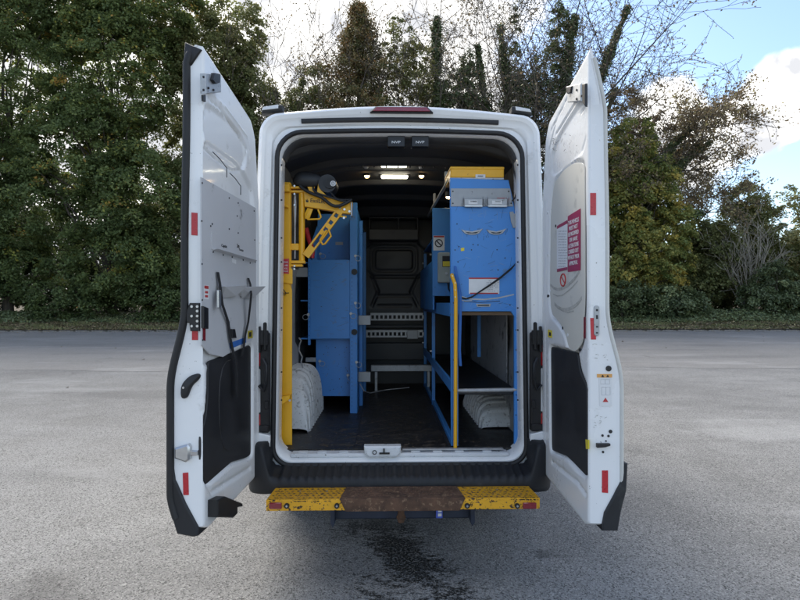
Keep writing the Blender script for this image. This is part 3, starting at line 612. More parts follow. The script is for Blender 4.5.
# ------------------------------------------------------------------ the van
PAINT = mat('white van paint', (.84, .84, .835), .28, var=.03, vscale=1.5, coat=.4, dirt=(.52, .51, .48), dscale=5.5, dth=.61, dsoft=.14, drough=.6, speck=(.26, .25, .23), spscale=62, spth=.712)
PAINT_IN = mat('white inner paint', (.66, .67, .67), .45, var=.06, vscale=4, dirt=(.30, .30, .28), dscale=9, dth=.57, dsoft=.1, drough=.7, speck=(.12, .11, .10), spscale=60, spth=.70)
SILLP = mat('scuffed white sill paint', (.74, .75, .76), .35, var=.06, vscale=6, dirt=(.16, .15, .14), dscale=26, dth=.62, dsoft=.03, drough=.8)
RUBBER = mat('black rubber', (.014, .014, .015), .55, var=.3, vscale=10)
PLAST = mat('black textured plastic', (.013, .014, .017), .55, var=.25, vscale=5, bump=.0006, bscale=500, dirt=(.04, .04, .04), dscale=7, dth=.6, dsoft=.14)
PLASTD = mat('scuffed black liner', (.020, .020, .022), .5, var=.3, vscale=4, dirt=(.12, .11, .095), dscale=18, dth=.67, dsoft=.05, drough=.7)
YELL = mat('yellow machinery paint', (.86, .44, .014), .38, var=.07, vscale=4, dirt=(.24, .12, .03), dscale=14, dth=.68, dsoft=.05, speck=(.06, .04, .02), spscale=55, spth=.73)
YELLW = mat('chipped yellow step paint', (.78, .39, .016), .5, var=.1, vscale=6, dirt=(.045, .03, .022), dscale=34, dth=.575, dsoft=.02, drough=.85, speck=(.10, .06, .04), spscale=60, spth=.62)
RUST = mat('rusty steel tread', (.105, .056, .034), .85, var=.5, vscale=14, dirt=(.24, .15, .09), dscale=38, dth=.54, dsoft=.1, bump=.0012, bscale=150)
BLUE = mat('blue rack paint', (.055, .245, .620), .4, var=.06, vscale=3, dirt=(.13, .20, .33), dscale=11, dth=.61, dsoft=.1, drough=.65, speck=(.02, .03, .05), spscale=42, spth=.72)
GREY = mat('grey plate', (.34, .35, .36), .45, .25, var=.1, vscale=9, dirt=(.14, .13, .12), dscale=20, dth=.64)
BOARD = mat('grey door board', (.54, .54, .55), .5, var=.05, vscale=2.5, dirt=(.25, .25, .25), dscale=8, dth=.62, dsoft=.08)
CREAM = mat('cream door board', (.62, .60, .54), .45, var=.05, vscale=2, dirt=(.38, .37, .34), dscale=6, dth=.58, dsoft=.14)
STEEL = mat('zinc plated steel', (.55, .56, .57), .3, .9, var=.15, vscale=12)
STEELD = mat('dull galvanised steel', (.42, .43, .44), .5, .6, var=.2, vscale=15, dirt=(.15, .14, .13), dscale=20, dth=.6)
BLACKM = mat('black painted metal', (.018, .018, .02), .4, .2, var=.3, vscale=12)
REDR = mat('red reflective tape', (.50, .025, .035), .3, var=.1, vscale=60)
REDD = mat('dark red reflector', (.24, .02, .03), .2, var=.1, vscale=80, coat=.8)
SIGN = mat('maroon sign vinyl', (.33, .018, .055), .35, var=.04, vscale=10)
WHITE = mat('white label', (.72, .72, .72), .4, var=.05, vscale=20)
INK = mat('black print', (.02, .02, .022), .6)
REDINK = mat('red print', (.45, .04, .04), .5)
YELS = mat('yellow sticker', (.72, .58, .04), .4)
ORAN = mat('orange sticker', (.72, .36, .10), .4)
BLUES = mat('blue strap webbing', (.03, .13, .42), .7, var=.1, vscale=40)
STRAP = mat('black strap webbing', (.016, .016, .018), .8, var=.3, vscale=60)
FLOORM = mat('worn black floor mat', (.016, .016, .017), .48, var=.5, vscale=4, dirt=(.075, .062, .048), dscale=13, dth=.515, dsoft=.14, drough=.8, speck=(.26, .19, .12), spscale=52, spth=.635, bump=.0008, bscale=180)
LINING = mat('dark grey roof lining', (.062, .063, .066), .7, var=.15, vscale=3)
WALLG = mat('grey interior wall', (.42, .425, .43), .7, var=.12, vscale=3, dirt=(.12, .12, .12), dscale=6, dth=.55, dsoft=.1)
WALLD = mat('side wall with painted shade', (.075, .078, .082), .7, var=.25, vscale=3, dirt=(.03, .03, .03), dscale=7, dth=.52)  # the grey wall darkened: shade of the unlit load space put into colour
BULKM = mat('dark moulded bulkhead', (.013, .016, .022), .45, var=.2, vscale=3)
ARCH = mat('scuffed white wheel arch', (.74, .74, .73), .5, var=.08, vscale=5, dirt=(.36, .35, .33), dscale=30, dth=.54, dsoft=.1, speck=(.2, .19, .18), spscale=50, spth=.70, drough=.8)
LENSR = mat('red lamp lens', (.36, .012, .018), .12, coat=1.)
LENSC = mat('clear lamp lens', (.60, .60, .60), .1, coat=1.)
GLASSD = mat('dark window glass', (.015, .02, .024), .05, coat=1.)
TYRE = mat('tyre rubber', (.02, .02, .02), .85, var=.3, vscale=9)
NAVY = mat('navy underrun bar', (.022, .030, .055), .5, var=.3, vscale=6)
WOOD = mat('worn plywood shelf', (.20, .13, .075), .8, var=.3, vscale=6, stretch=(1, 8, 8))
LEDM = emit('lit cabin strip lamp', (1, .93, .72), 5.)
BULB = emit('lit small warm lamp', (1, .62, .25), 7.)

van = thing('panel_van', 'white high-roof panel van seen from behind with both rear doors wide open', 'van', (0, 0, 0))

def rloop(wb, wt, zb, zt, rb, rt, y, crown=0., side=0., n=7, ns=12, xo=0.):
    """closed loop: bottom-left corner, bottom, right side, top, left side; rounded corners; crown bulges the top, side bulges the flanks"""
    pts = []
    def arc(cx, cz, r, a0, a1):
        return [(cx + r * math.cos(R(a0 + (a1 - a0) * i / n)), cz + r * math.sin(R(a0 + (a1 - a0) * i / n))) for i in range(n + 1)]
    c1 = arc(wb - rb, zb + rb, rb, -90, 0); c2 = arc(wt - rt, zt - rt, rt, 0, 90)
    c3 = [(-x, z) for x, z in reversed(c2)]; c4 = [(-x, z) for x, z in reversed(c1)]
    def lin(a, b, k, fn=None):
        o = []
        for i in range(1, k):
            t = i / k; x = a[0] + (b[0] - a[0]) * t; z = a[1] + (b[1] - a[1]) * t
            if fn: x, z = fn(x, z, t)
            o.append((x, z))
        return o
    bul = lambda s: (lambda x, z, t: (x + s * side * math.sin(math.pi * t), z))
    top = lambda x, z, t: (x, z + crown * math.sin(math.pi * t) )
    pts += c1 + lin(c1[-1], c2[0], ns, bul(1)) + c2 + lin(c2[-1], c3[0], ns, top) + c3 + lin(c3[-1], c4[0], ns, bul(-1)) + c4 + lin(c4[-1], c1[0], ns)
    return [Vector((x + xo, y, z)) for x, z in pts]
# outer skin: rear corner forwards to the windscreen
sk = [rloop(.880, .845, .60, 2.790, .10, .11, .010, .042, .010), rloop(.897, .862, .56, 2.812, .11, .12, 0, .046, .012), rloop(.915, .880, .52, 2.828, .12, .13, .012, .048, .014), rloop(.930, .892, .48, 2.838, .12, .14, .05, .050, .02),
      rloop(.955, .905, .42, 2.842, .12, .16, .35, .052, .03), rloop(.985, .91, .38, 2.845, .12, .17, 1.2, .053, .04), rloop(.99, .91, .38, 2.845, .12, .17, 3.2, .053, .05), rloop(.99, .87, .38, 2.78, .12, .22, 3.9, .05, .05),
      rloop(.985, .80, .38, 2.52, .12, .28, 4.35, .05, .05), rloop(.98, .74, .38, 1.62, .12, .2, 5.05, .04, .04), rloop(.95, .70, .38, 1.30, .12, .15, 5.75, .03, .02), rloop(.82, .6, .42, 1.10, .12, .12, 5.95, .02, 0)]
MB().loft(sk, False, True).build('body_shell', PAINT, van, 40)
# door surround: from the rear corner down the rebate to the seal flange
fr = [rloop(.880, .845, .60, 2.790, .10, .11, .010, .042, .010), rloop(.870, .837, .602, 2.781, .10, .11, .019, .036, .010), rloop(.858, .824, .604, 2.768, .10, .115, .025, .030, .008),
      rloop(.842, .808, .608, 2.752, .10, .125, .030, .024, .006), rloop(.834, .801, .612, 2.745, .10, .13, .044, .020, .004), rloop(.815, .789, .614, 2.732, .11, .14, .046, .016, .002),
      rloop(.802, .776, .622, 2.716, .11, .155, .038, .012, 0), rloop(.788, .764, .638, 2.704, .11, .16, .036, .010, 0), rloop(.780, .757, .650, 2.697, .11, .16, .046, .010, 0), rloop(.774, .752, .666, 2.692, .11, .16, .088, .010, 0),
      rloop(.778, .756, .672, 2.694, .10, .16, .20, .010, 0)]
MB().loft(fr).build('door_surround', SILLP if False else PAINT, van, 40)
s_ = rloop(.799, .773, .620, 2.714, .115, .16, .022, .012, 0)
sm = MB(); sm.tube(s_, .0155, 8, True); sm.build('opening_seal', RUBBER, van, 60)
# sill: white scuffed metal with the latch dish and an aluminium strip
sl = MB(); sl.box((-.70, .055, .655), (.70, .15, .683), .010)
for x in (-.62, -.5, -.36, .10, .24, .38, .56): sl.box((x - .03, .075, .683), (x + .03, .12, .690), .003)
sl.build('sill_plate', SILLP, van, 40)
lx0, lx1 = P(364, 455, .04).x, P(401, 455, .04).x; lc = (lx0 + lx1) / 2
d = MB(); d.prism([(lx0, .735), (lx1, .735), (lx1 - .002, .690), (lx1 - .028, .664), (lx0 + .028, .664), (lx0 + .002, .690)], XZ(.085), -.01, .055, .008)
lt = d.build('latch_dish', SILLP, van, 40)
d = MB(); d.prism(rrect(lx0 + .018, .678, lx1 - .018, .722, .014), XZ(.029), 0, .0025, .001); d.build('dish_recess', SILLP, lt, 40)
d = MB(); d.tube([Vector((lc - .05 + .012 * math.cos(a), .02, .70 + .012 * math.sin(a))) for a in np.linspace(0, 6.283, 13)[:-1]], .0025, 6, True); d.box((lc - .02, .014, .689), (lc + .045, .026, .699)); d.box((lc + .005, .012, .693), (lc + .014, .024, .724)); d.build('striker', BLACKM, lt)
al = MB(); al.box((P(402, 452, .12).x, .095, .690), (P(503, 452, .12).x, .135, .7005), .003); al.build('edge_strip', STEELD, van)
# roof details
b = MB(); 
st = [Vector((x, .020, 2.768 + .026 * math.cos(x / .80 * 1.4))) for x in np.linspace(P(301, 124, 0).x, P(499, 124, 0).x, 24)]
b.tube(st, .013, 6, flat=(1, 1.2)); b.build('roof_seal_strip', RUBBER, van, 60)
hm = MB(); x0, x1 = P(370, 110, 0).x, P(433, 110, 0).x
hm.prism([(x0, 2.828), (x1, 2.828), (x1 - .035, 2.862), (x0 + .035, 2.862)], XZ(.02), 0, .045, .006); hl = hm.build('high_brake_light', BLACKM, van, 40)
hm = MB(); hm.prism([(x0 + .018, 2.832), (x1 - .018, 2.832), (x1 - .043, 2.857), (x0 + .043, 2.857)], XZ(-.0255), 0, .006, .002); hm.build('lens', REDD, hl, 40)
for s in (-1, 1):
    xa = P(262, 110, .05).x if s < 0 else P(531, 110, .05).x; xb = P(283, 108, .05).x if s < 0 else P(511, 108, .05).x
    zf = lambda py: P(400, py, .05).z
    w1 = lambda f: xa + (xb - xa) * f
    mk = MB(); mk.prism([(w1(.0), zf(115.5)), (w1(.5), zf(113.5)), (w1(1), zf(112.2)), (w1(1.0), zf(106.8)), (w1(.9), zf(106.2)), (w1(.12), zf(108.8)), (w1(.0), zf(112))], XZ(.05), -.05, .02, .006); mo = mk.build('marker_light', RUBBER, van, 50)
    mk = MB(); mk.prism([(w1(.02), zf(112.5)), (w1(.80), zf(110.5)), (w1(.82), zf(106.8)), (w1(.10), zf(109.2))], XZ(.03), -.003, .006, .002); mk.build('lens', LENSC, mo)
# rear bumper: black plastic wrapping round, ribbed tread on top
def bump_top(x):
    t = max(0, min(1, (abs(x) - .775) / .075)); return .590 + .185 * t * t * (3 - 2 * t)
V = []; nb = 240
half = []
for i in range(nb + 1):
    u = -1 + 2 * i / nb; s = abs(u); sg = 1 if u > 0 else -1
    # plan: straight rear then round corner to the flank
    if s < .70: x, yf, nxn, nyn = sg * s / .70 * .80, -.135, 0, -1
    elif s < .85:
        a = (s - .70) / .15 * math.pi / 2; x, yf, nxn, nyn = sg * (.80 + .145 * math.sin(a)), -.135 + .155 * (1 - math.cos(a)), sg * math.sin(a), -math.cos(a)
    else: x, yf, nxn, nyn = sg * .945, .02 + (s - .85) / .15 * .75, sg, 0
    half.append((x, yf, nxn, nyn))
prof = [(.30, 1, 0), (.10, 1, 0), (.055, 1, 0), (.035, 1, 0), (.014, 1, -.004), (.003, 1, -.02), (0, 1, -.05), (.002, 0, .515), (.012, 0, .495), (.04, 0, .485), (.14, 0, .48)]
for i_, (x, yf, nxn, nyn) in enumerate(half):
    u = -1 + 2 * i_ / nb
    zt = bump_top(x)
    for k, (ins, top, dz) in enumerate(prof):
        rib = .005 * (1 if math.sin(x * 2 * math.pi / .052) > .2 else -1) if (k in (0, 1, 2, 3, 4, 5) and abs(x) < .76 and top) else 0
        z = (zt + dz + rib - (.0 if ins < .2 else 0) + min(ins, .12) * .12) if top else dz
        if top: z += .022 * max(0, min(1, (ins - .06) / .12)) * (1 if abs(x) < .8 else 0)
        ins *= 1 - .84 * max(0, min(1, (abs(u) - .66) / .12))
        px_ = x - nxn * ins; py_ = yf - nyn * ins
        if abs(x) < .86: py_ = min(py_, .016)
        V.append((px_, py_, z))
V = np.array(V); k = len(prof); Fq = np.array([(i * k + j, i * k + j + 1, (i + 1) * k + j + 1, (i + 1) * k + j) for i in range(nb) for j in range(k - 1)])[:, ::-1]
npmesh('rear_bumper', V, Fq, PLAST, van, smooth=False)
for s in (-1, 1):
    c = MB(); c.box((s * .722 - .009, -.02, .586), (s * .722 + .009, -.006, .596), .002); c.build('bumper_clip', LENSC, van)
# yellow step
SY0, SY1, SZ = -.105, -.345, .530
x0, x1 = P(266, 500, SY1).x, P(540, 500, SY1).x; rx0, rx1 = P(346, 500, SY1).x, P(459, 500, SY1).x
zb = P(400, 510, SY1).z
def stepz(x): return SZ
b = MB(); b.prism([(x0 + .012, SY0), (x1 - .012, SY0), (x1, SY1 + .02), (x1, SY1), (x0, SY1), (x0, SY1 + .02)], (Vector((0, 0, 0)), X_, Y_, Z_), SZ - .008, SZ, .003)
b.box((x0 + .001, SY1 + .006, zb), (x1 - .001, SY1 - .002, SZ - .006), .003)
b.box((x0 + .02, SY0, zb + .01), (x0 + .03, SY1 + .01, SZ - .009)); b.box((x1 - .03, SY0, zb + .01), (x1 - .02, SY1 + .01, SZ - .009))
step = b.build('rear_step', YELLW, van, 40)
tz = MB(); g = random.Random(4)
for r_ in range(6):
    for c_ in range(46):
        x = x0 + .03 + (x1 - x0 - .06) * (c_ + (.5 if r_ % 2 else 0)) / 46; y = SY0 - .025 - r_ * .037
        if rx0 - .03 < x < rx1 + .03 and r_ > 0: continue
        a = .5 if (c_ + r_) % 2 else -.5; u = Vector((math.cos(a), math.sin(a) * .8, 0)) * .0125; v = Vector((-math.sin(a), math.cos(a), 0)) * .0035; p = Vector((x, y, SZ))
        tz.add([p - u, p - v, p + u, p + v, p + Z_ * .0045], [(0, 1, 4), (1, 2, 4), (2, 3, 4), (3, 0, 4)])
tag(tz.build('tread_pattern', RUST, step), kind='stuff')
b = MB(); b.prism([(rx0 - .012, SY0 - .035), (rx1 + .012, SY0 - .035), (rx1 + .035, SY1 - .004), (rx0 - .035, SY1 - .004)], (Vector((0, 0, 0)), X_, Y_, Z_), SZ - .002, SZ + .007, .002)
b.prism([(rx0 - .035, SZ + .003), (rx1 + .035, SZ + .003), (rx1 + .002, zb - .004), (rx0 - .002, zb - .004)], XZ(SY1 - .002), 0, .006, .002); tr_ = b.build('rusty_tread', RUST, step, 40)
tz = MB()
for r_ in range(5):
    for c_ in range(24):
        x = rx0 + .01 + (rx1 - rx0 - .02) * (c_ + (.5 if r_ % 2 else 0)) / 24; y = SY0 - .06 - r_ * .036; a = .5 if (c_ + r_) % 2 else -.5
        u = Vector((math.cos(a), math.sin(a), 0)) * .012; v = Vector((-math.sin(a), math.cos(a), 0)) * .0035; p = Vector((x, y, SZ + .007)); tz.add([p - u, p - v, p + u, p + v, p + Z_ * .004], [(0, 1, 4), (1, 2, 4), (2, 3, 4), (3, 0, 4)])
tag(tz.build('tread_pattern', RUST, step), kind='stuff')
for px in (287, 337, 467, 517):
    c = P(px, 505, SY1); o = MB().cyl((c.x, SY1 - .002, c.z - .002), (c.x, SY1 - .014, c.z - .002), .0145, 18).build('buffer', RUBBER, step, 40)
    MB().cyl((c.x, SY1 - .014, c.z - .002), (c.x, SY1 - .0165, c.z - .002), .006, 10).build('bolt_head', STEEL, step, 40)
for a_, b_ in ((269.5, 282), (522.5, 536)):
    c, e = P(a_, 508.5, SY1), P(b_, 502, SY1); MB().box((c.x, SY1 - .002, c.z), (e.x, SY1 - .014, e.z), .004).build('reflector', REDD, step, 40)
for px, py in ((300, 492), (352, 490), (372, 496), (497, 491), (448, 489), (327, 496)):
    c = P(px, py, -.2); MB().cyl((c.x, -.2, SZ), (c.x, -.2, SZ + .004), .006, 8).build('bolt_head', STEEL, step)
tz = MB(); g = random.Random(14)
for _ in range(150):
    x = g.uniform(x0 + .01, x1 - .01)
    if rx0 - .04 < x < rx1 + .04: continue
    w_, h_ = g.uniform(.002, .016), g.uniform(.002, .007)
    if math.sin(x * 21) + g.uniform(-1, 1) < 0: continue
    tz.add([(x, SY1 - .0028, SZ - .005), (x + w_, SY1 - .0028, SZ - .005 - g.uniform(0, .002)), (x + w_ * .9, SY1 - .0028, SZ - .007 - h_), (x + w_ * .3, SY1 - .0028, SZ - .006 - h_ * .8)], [(3, 2, 1, 0)])
    tz.add([(x, SY1 + .002, SZ + .0006), (x + w_, SY1 + .002, SZ + .0006), (x + w_ * .8, SY1 + .002 + h_ * 1.6, SZ + .0006), (x + w_ * .2, SY1 + .002 + h_, SZ + .0006)], [(0, 1, 2, 3)])
tag(tz.build('chipped_edge', INK, step), kind='stuff')
# underneath
b = MB(); zu0, zu1 = P(400, 519, .0).z, P(400, 505, .0).z; b.box((P(334, 515, 0).x, .0, zu0), (P(471, 515, 0).x, .05, zu1), .008); ub = b.build('underrun_bar', NAVY, van, 40)
for px in (333, 472):
    x = P(px, 515, -.04).x; b = MB(); b.prism([(x - .014, zu1 + .04), (x + .014, zu1 + .04), (x + .014, zu0), (x, zu0 - .025), (x - .014, zu0)], XZ(0), -.05, .07, .004); b.build('end_plate', NAVY, ub, 40)
zt2 = P(401, 522, -.12).z
b = MB(); b.tube([(P(401, 512, -.1).x, -.12, .50), (P(401, 512, -.1).x, -.12, zt2 + .05), (P(401, 512, -.1).x, -.12, zt2 + .03), (P(401, 512, -.1).x, -.12, zt2)], [.022, .020, .03, .018], 12); b.build('tow_pin', RUST, van, 40)
c, e = P(436, 518, -.05), P(442.5, 508, -.05); b = MB(); b.box((c.x, -.055, c.z), (e.x, -.045, e.z + .01), .001); tgp = b.build('blue_tag', mat('blue tag plastic', (.08, .13, .55), .4), van)
for z in (.2, .62): MB().box((c.x + .012, -.0565, c.z + (e.z - c.z) * z), (e.x - .006, -.055, c.z + (e.z - c.z) * (z + .28))).build('print_block', WHITE, tgp)
b = MB(); b.box((-.45, .15, .40), (-.38, 5.2, .50), .01); b.box((.38, .15, .40), (.45, 5.2, .50), .01); b.box((-.72, .60, .36), (.72, .68, .43), .01); b.tube([(-.75, 1.05, .36), (.75, 1.05, .36)], .05, 10); b.cyl((-.1, 1.05, .36), (.12, 1.05, .36), .14, 14)
b.tube([(.15, .3, .42), (.2, 1.2, .40), (.2, 3, .38)], .035, 8); b.box((-.85, .9, .49), (.85, 5.2, .52)); b.build('chassis', BLACKM, van, 40)
def wheel(x, y, s, wd=.20):
    t = MB(); r = .345; prof = [(-wd / 2, .235), (-wd / 2, .30), (-wd / 2 + .02, .335), (-wd / 2 + .04, r), (wd / 2 - .04, r), (wd / 2 - .02, .335), (wd / 2, .30), (wd / 2, .235)]
    n = 40; loops = []
    for a in range(n):
        an = 2 * math.pi * a / n; loops.append([Vector((x + q, y + rr * math.cos(an), .345 + rr * math.sin(an))) for q, rr in prof])
    k = len(prof); t.add([p for l in loops for p in l], [(a * k + j, a * k + j + 1, ((a + 1) % n) * k + j + 1, ((a + 1) % n) * k + j) for a in range(n) for j in range(k - 1)])
    wo = t.build('wheel', TYRE, van, 40)
    b = MB(); b.cyl((x + s * (wd / 2 - .06), y, .345), (x + s * (wd / 2 - .05), y, .345), .24, 28); b.cyl((x + s * (wd / 2 - .06), y, .345), (x + s * (wd / 2 + .005), y, .345), .07, 16)
    for q in range(5): b.cyl((x + s * (wd / 2 - .05), y + .11 * math.cos(q * 1.2566), .345 + .11 * math.sin(q * 1.2566)), (x + s * (wd / 2 - .03), y + .11 * math.cos(q * 1.2566), .345 + .11 * math.sin(q * 1.2566)), .014, 8)
    b.build('rim', STEELD, wo, 40)
for s in (-1, 1):
    wheel(s * .86, 1.30, s); wheel(s * .86, 4.95, s)
    # dark wheel openings standing a little proud of the flank, mirrors, side glass
    for y in (1.30, 4.95):
        a_ = MB(); pts = [(y + .46 * math.cos(R(q)), .37 + .44 * math.sin(R(q))) for q in range(0, 181, 12)]
        a_.prism([(p[0], p[1]) for p in pts], (Vector((s * 1.005, 0, 0)), Y_, Z_, X_ * s), 0, .035, .008); a_.build('wheel_opening', RUBBER, van, 40)
    a_ = MB(); a_.prism([(4.05, 1.42), (4.85, 1.42), (4.55, 2.05), (4.05, 2.12)], (Vector((s * .955, 0, 0)), Y_, Z_, X_ * s), 0, .05, .01); a_.build('side_window', GLASSD, van, 40)
    a_ = MB(); a_.box((s * 1.04, 4.62, 1.45), (s * 1.22, 4.74, 1.85), .03); a_.box((s * .97, 4.66, 1.5), (s * 1.06, 4.7, 1.56), .01); a_.build('wing_mirror', BLACKM, van, 40)
a_ = MB(); a_.add([(-.72, 4.42, 2.44), (.72, 4.42, 2.44), (.80, 5.06, 1.66), (-.80, 5.06, 1.66), (-.72, 4.46, 2.48), (.72, 4.46, 2.48), (.80, 5.10, 1.69), (-.80, 5.10, 1.69)], [(0, 1, 2, 3), (7, 6, 5, 4), (0, 4, 5, 1), (1, 5, 6, 2), (2, 6, 7, 3), (3, 7, 4, 0)]); a_.build('windscreen', GLASSD, van)

# ------------------------------------------------------------------ load space
BY = 3.2; FZ = .69
def wallx(z, s): return s * (.885 - .03 * max(0, z - 1.6))
b = MB(); b.box((-.90, .15, FZ - .03), (.90, BY, FZ), 0); b.build('cargo_floor', FLOORM, van)
for x in (-.30, .32):
    MB().box((x - .004, .16, FZ), (x + .004, BY, FZ + .002)).build('floor_seam', RUBBER, van)
# inner skin: side walls and roof
for s in (-1, 1):
    V = []; ny, nz = 46, 34
    for j in range(nz + 1):
        for i in range(ny + 1):
            y = .195 + (BY - .195) * i / ny; z = FZ + (2.60 - FZ) * j / nz
            dep = 0
            for (ya, yb, za, zb_) in ((.35, 1.0, 1.25, 1.95), (1.1, 1.9, 1.25, 1.95), (2.0, 3.0, 1.25, 1.95), (.35, 1.0, 2.05, 2.5), (1.1, 1.9, 2.05, 2.5), (2.0, 3.0, 2.05, 2.5)):
                q = min(y - ya, yb - y, z - za, zb_ - z); dep = max(dep, min(1, max(0, q / .05)))
            x = .845 + .03 * dep - .05 * max(0, z - 1.7)
            V.append((s * x, y, z))
    V = np.array(V); Fq = np.array([(j * (ny + 1) + i, j * (ny + 1) + i + 1, (j + 1) * (ny + 1) + i + 1, (j + 1) * (ny + 1) + i) for j in range(nz) for i in range(ny)])
    cz_ = V[Fq].mean(1); mi = np.where((cz_[:, 2] > 1.95) | (cz_[:, 1] > 1.4), 1, 0)  # high and forward wall faces take the painted-shade grey
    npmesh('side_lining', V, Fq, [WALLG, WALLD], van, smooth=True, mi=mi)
def roofz(x): return 2.735 - .14 * (abs(x) / .85) ** 3.2
V = []; nxr, nyr = 40, 60
for j in range(nyr + 1):
    for i in range(nxr + 1):
        x = -.86 + 1.72 * i / nxr; y = .19 + (BY - .19) * j / nyr; V.append((x, y, roofz(x) - .03 * max(0, y - 2.2)))
V = np.array(V); Fq = np.array([(j * (nxr + 1) + i, j * (nxr + 1) + i + 1, (j + 1) * (nxr + 1) + i + 1, (j + 1) * (nxr + 1) + i) for j in range(nyr) for i in range(nxr)])
npmesh('roof_lining', V, Fq, LINING, van, smooth=True)
b = MB()   # inner ring joining the surround and the lining
b.loft([rloop(.778, .756, .672, 2.694, .10, .16, .195, .010, 0), rloop(.90, .86, .655, 2.76, .06, .14, .205, .010, 0)]); b.build('inner_return', PAINT_IN, van, 40)
la = [p for p in rloop(.774, .752, .666, 2.692, .11, .16, .075, .010, 0) if p.z > 2.56]; lb = [p for p in rloop(.778, .756, .672, 2.694, .10, .16, .215, .010, 0) if p.z > 2.56]
n_ = min(len(la), len(lb)); V = []
for k_, (ll, dy) in enumerate(((la, 0), (la, .004), (lb, 0))):
    for p in ll[:n_]: c_ = Vector((0, p.y, 1.9)); d_ = (Vector((0, p.y, 2.0)) - p).normalized(); V.append(tuple(p + d_ * (.0 if k_ == 0 else .008) + Y_ * dy))
Fq = np.array([(k_ * n_ + i, k_ * n_ + i + 1, (k_ + 1) * n_ + i + 1, (k_ + 1) * n_ + i) for k_ in range(2) for i in range(n_ - 1)]); npmesh('header_trim', np.array(V), Fq, LINING, van, smooth=False)
for (y, dz, wd) in ((.30, .035, .08), (.78, .045, .07), (1.02, .03, .04), (1.55, .04, .06), (2.25, .045, .06), (2.9, .10, .10)):
    V = []; m2 = 36
    for i in range(m2 + 1):
        x = -.845 + 1.69 * i / m2; z = roofz(x) - .03 * max(0, y - 2.2)
        for (yy, zz) in ((y - wd, z + .02), (y - wd * .7, z - dz * .8), (y - wd * .5, z - dz), (y + wd * .5, z - dz), (y + wd * .7, z - dz * .8), (y + wd, z + .02)): V.append((x, yy, zz))
    Fq = np.array([(i * 6 + j, i * 6 + j + 1, (i + 1) * 6 + j + 1, (i + 1) * 6 + j) for i in range(m2) for j in range(5)]); npmesh('roof_bow', np.array(V), Fq, LINING, van, smooth=False)
for i in range(9):
    MB().cyl((-.36 + i * .09, .705, 2.66 + (.004 if i % 2 else 0)), (-.36 + i * .09, .728, 2.66), .006, 8).build('bow_hole', INK, van)
def lamp(px, py, Y, w_, kind):
    c = P(px, py, Y)
    if kind == 'strip':
        o = MB().box((c.x - w_ / 2 - .02, Y - .035, c.z + .012), (c.x + w_ / 2 + .02, Y + .05, c.z + .03), .006).build('ceiling_light', BLACKM, van, 40)
        MB().box((c.x - w_ / 2, Y - .03, c.z - .006), (c.x + w_ / 2, Y + .03, c.z + .012), .006).build('diffuser', LEDM, o, 40)
    else:
        o = MB().cyl((c.x, Y, c.z + .05), (c.x, Y, c.z + .008), .03, 14).build('ceiling_light', BLACKM, van, 40)
        MB().cyl((c.x, Y, c.z + .008), (c.x, Y, c.z - .006), .022, 14, .012).build('bulb', BULB if kind == 'warm' else LENSC, o, 40)
lamp(394, 166, .92, .20, 'strip'); lamp(394.5, 177.3, 1.32, .225, 'strip')
lamp(367, 177, 1.28, 0, 'warm'); lamp(421.5, 177, 1.28, 0, 'warm'); lamp(366, 168, .9, 0, 'off'); lamp(421, 168, .9, 0, 'off')
o = MB().box((P(450, 139, .34).x, .32, P(450, 141, .34).z), (P(461, 139, .34).x, .36, P(450, 137, .34).z), .005).build('courtesy_lamp', ORAN, van)
lamp(448.5, 198, 1.2, 0, 'warm')
for px in (396, 420):    # two small black units under the header, white marks on them
    a_, b_ = P(px - 8.5, 136, .06), P(px + 9, 147, .06)
    o = MB().box((a_.x, .055, b_.z), (b_.x, .11, a_.z), .004).build('header_unit', BLACKM, van, 40)
    c = P(px, 142.3, .055); text('unit_print', 'NVP', .021, (c.x, .0545, c.z), X_, Z_, WHITE, o, .055)
# bulkhead with pressed grooves
V = []; nxb, nzb = 110, 130
xs_ = np.linspace(-.86, .86, nxb + 1); zs_ = np.linspace(FZ, 2.62, nzb + 1); XX, ZZ = np.meshgrid(xs_, zs_)
def sdrr(X, Z, cx, cz, hx, hz, r):
    qx, qz = np.abs(X - cx) - (hx - r), np.abs(Z - cz) - (hz - r); return np.hypot(np.maximum(qx, 0), np.maximum(qz, 0)) + np.minimum(np.maximum(qx, qz), 0) - r
def sdseg(X, Z, a, b_):
    ax, az = a; bx, bz = b_; px_, pz_ = X - ax, Z - az; l = (bx - ax) ** 2 + (bz - az) ** 2; t = np.clip((px_ * (bx - ax) + pz_ * (bz - az)) / l, 0, 1); return np.hypot(px_ - t * (bx - ax), pz_ - t * (bz - az))
c1, c2 = P(374, 249, BY), P(414, 271, BY); cx, cz_b = (c1.x + c2.x) / 2, (c1.z + c2.z) / 2
H = np.zeros_like(XX)
def groove(d, w_=.011, k=.014): 
    global H
    H = H + k * np.exp(-(d / w_) ** 2)
groove(np.abs(sdrr(XX, ZZ, cx, cz_b, abs(c2.x - c1.x) / 2, abs(c2.z - c1.z) / 2, .06)))
groove(np.abs(sdrr(XX, ZZ, cx, cz_b, abs(c2.x - c1.x) / 2 + .06, abs(c2.z - c1.z) / 2 + .06, .09)), .008, .006)
for a_, b_ in (((363, 268), (372, 277)), ((372, 277), (378, 292)), ((378, 292), (372, 306)), ((372, 277), (418, 277)), ((427, 268), (418, 277)), ((418, 277), (411, 292)), ((411, 292), (418, 306)), ((378, 296), (411, 296)), ((378, 306), (411, 306)), ((362, 250), (371, 243)), ((428, 250), (419, 243))):
    a2, b2 = P(*a_, BY), P(*b_, BY); groove(sdseg(XX, ZZ, (a2.x, a2.z), (b2.x, b2.z)))
V = np.stack([XX.ravel(), (BY + H).ravel(), ZZ.ravel()], 1); nn_ = nxb + 1
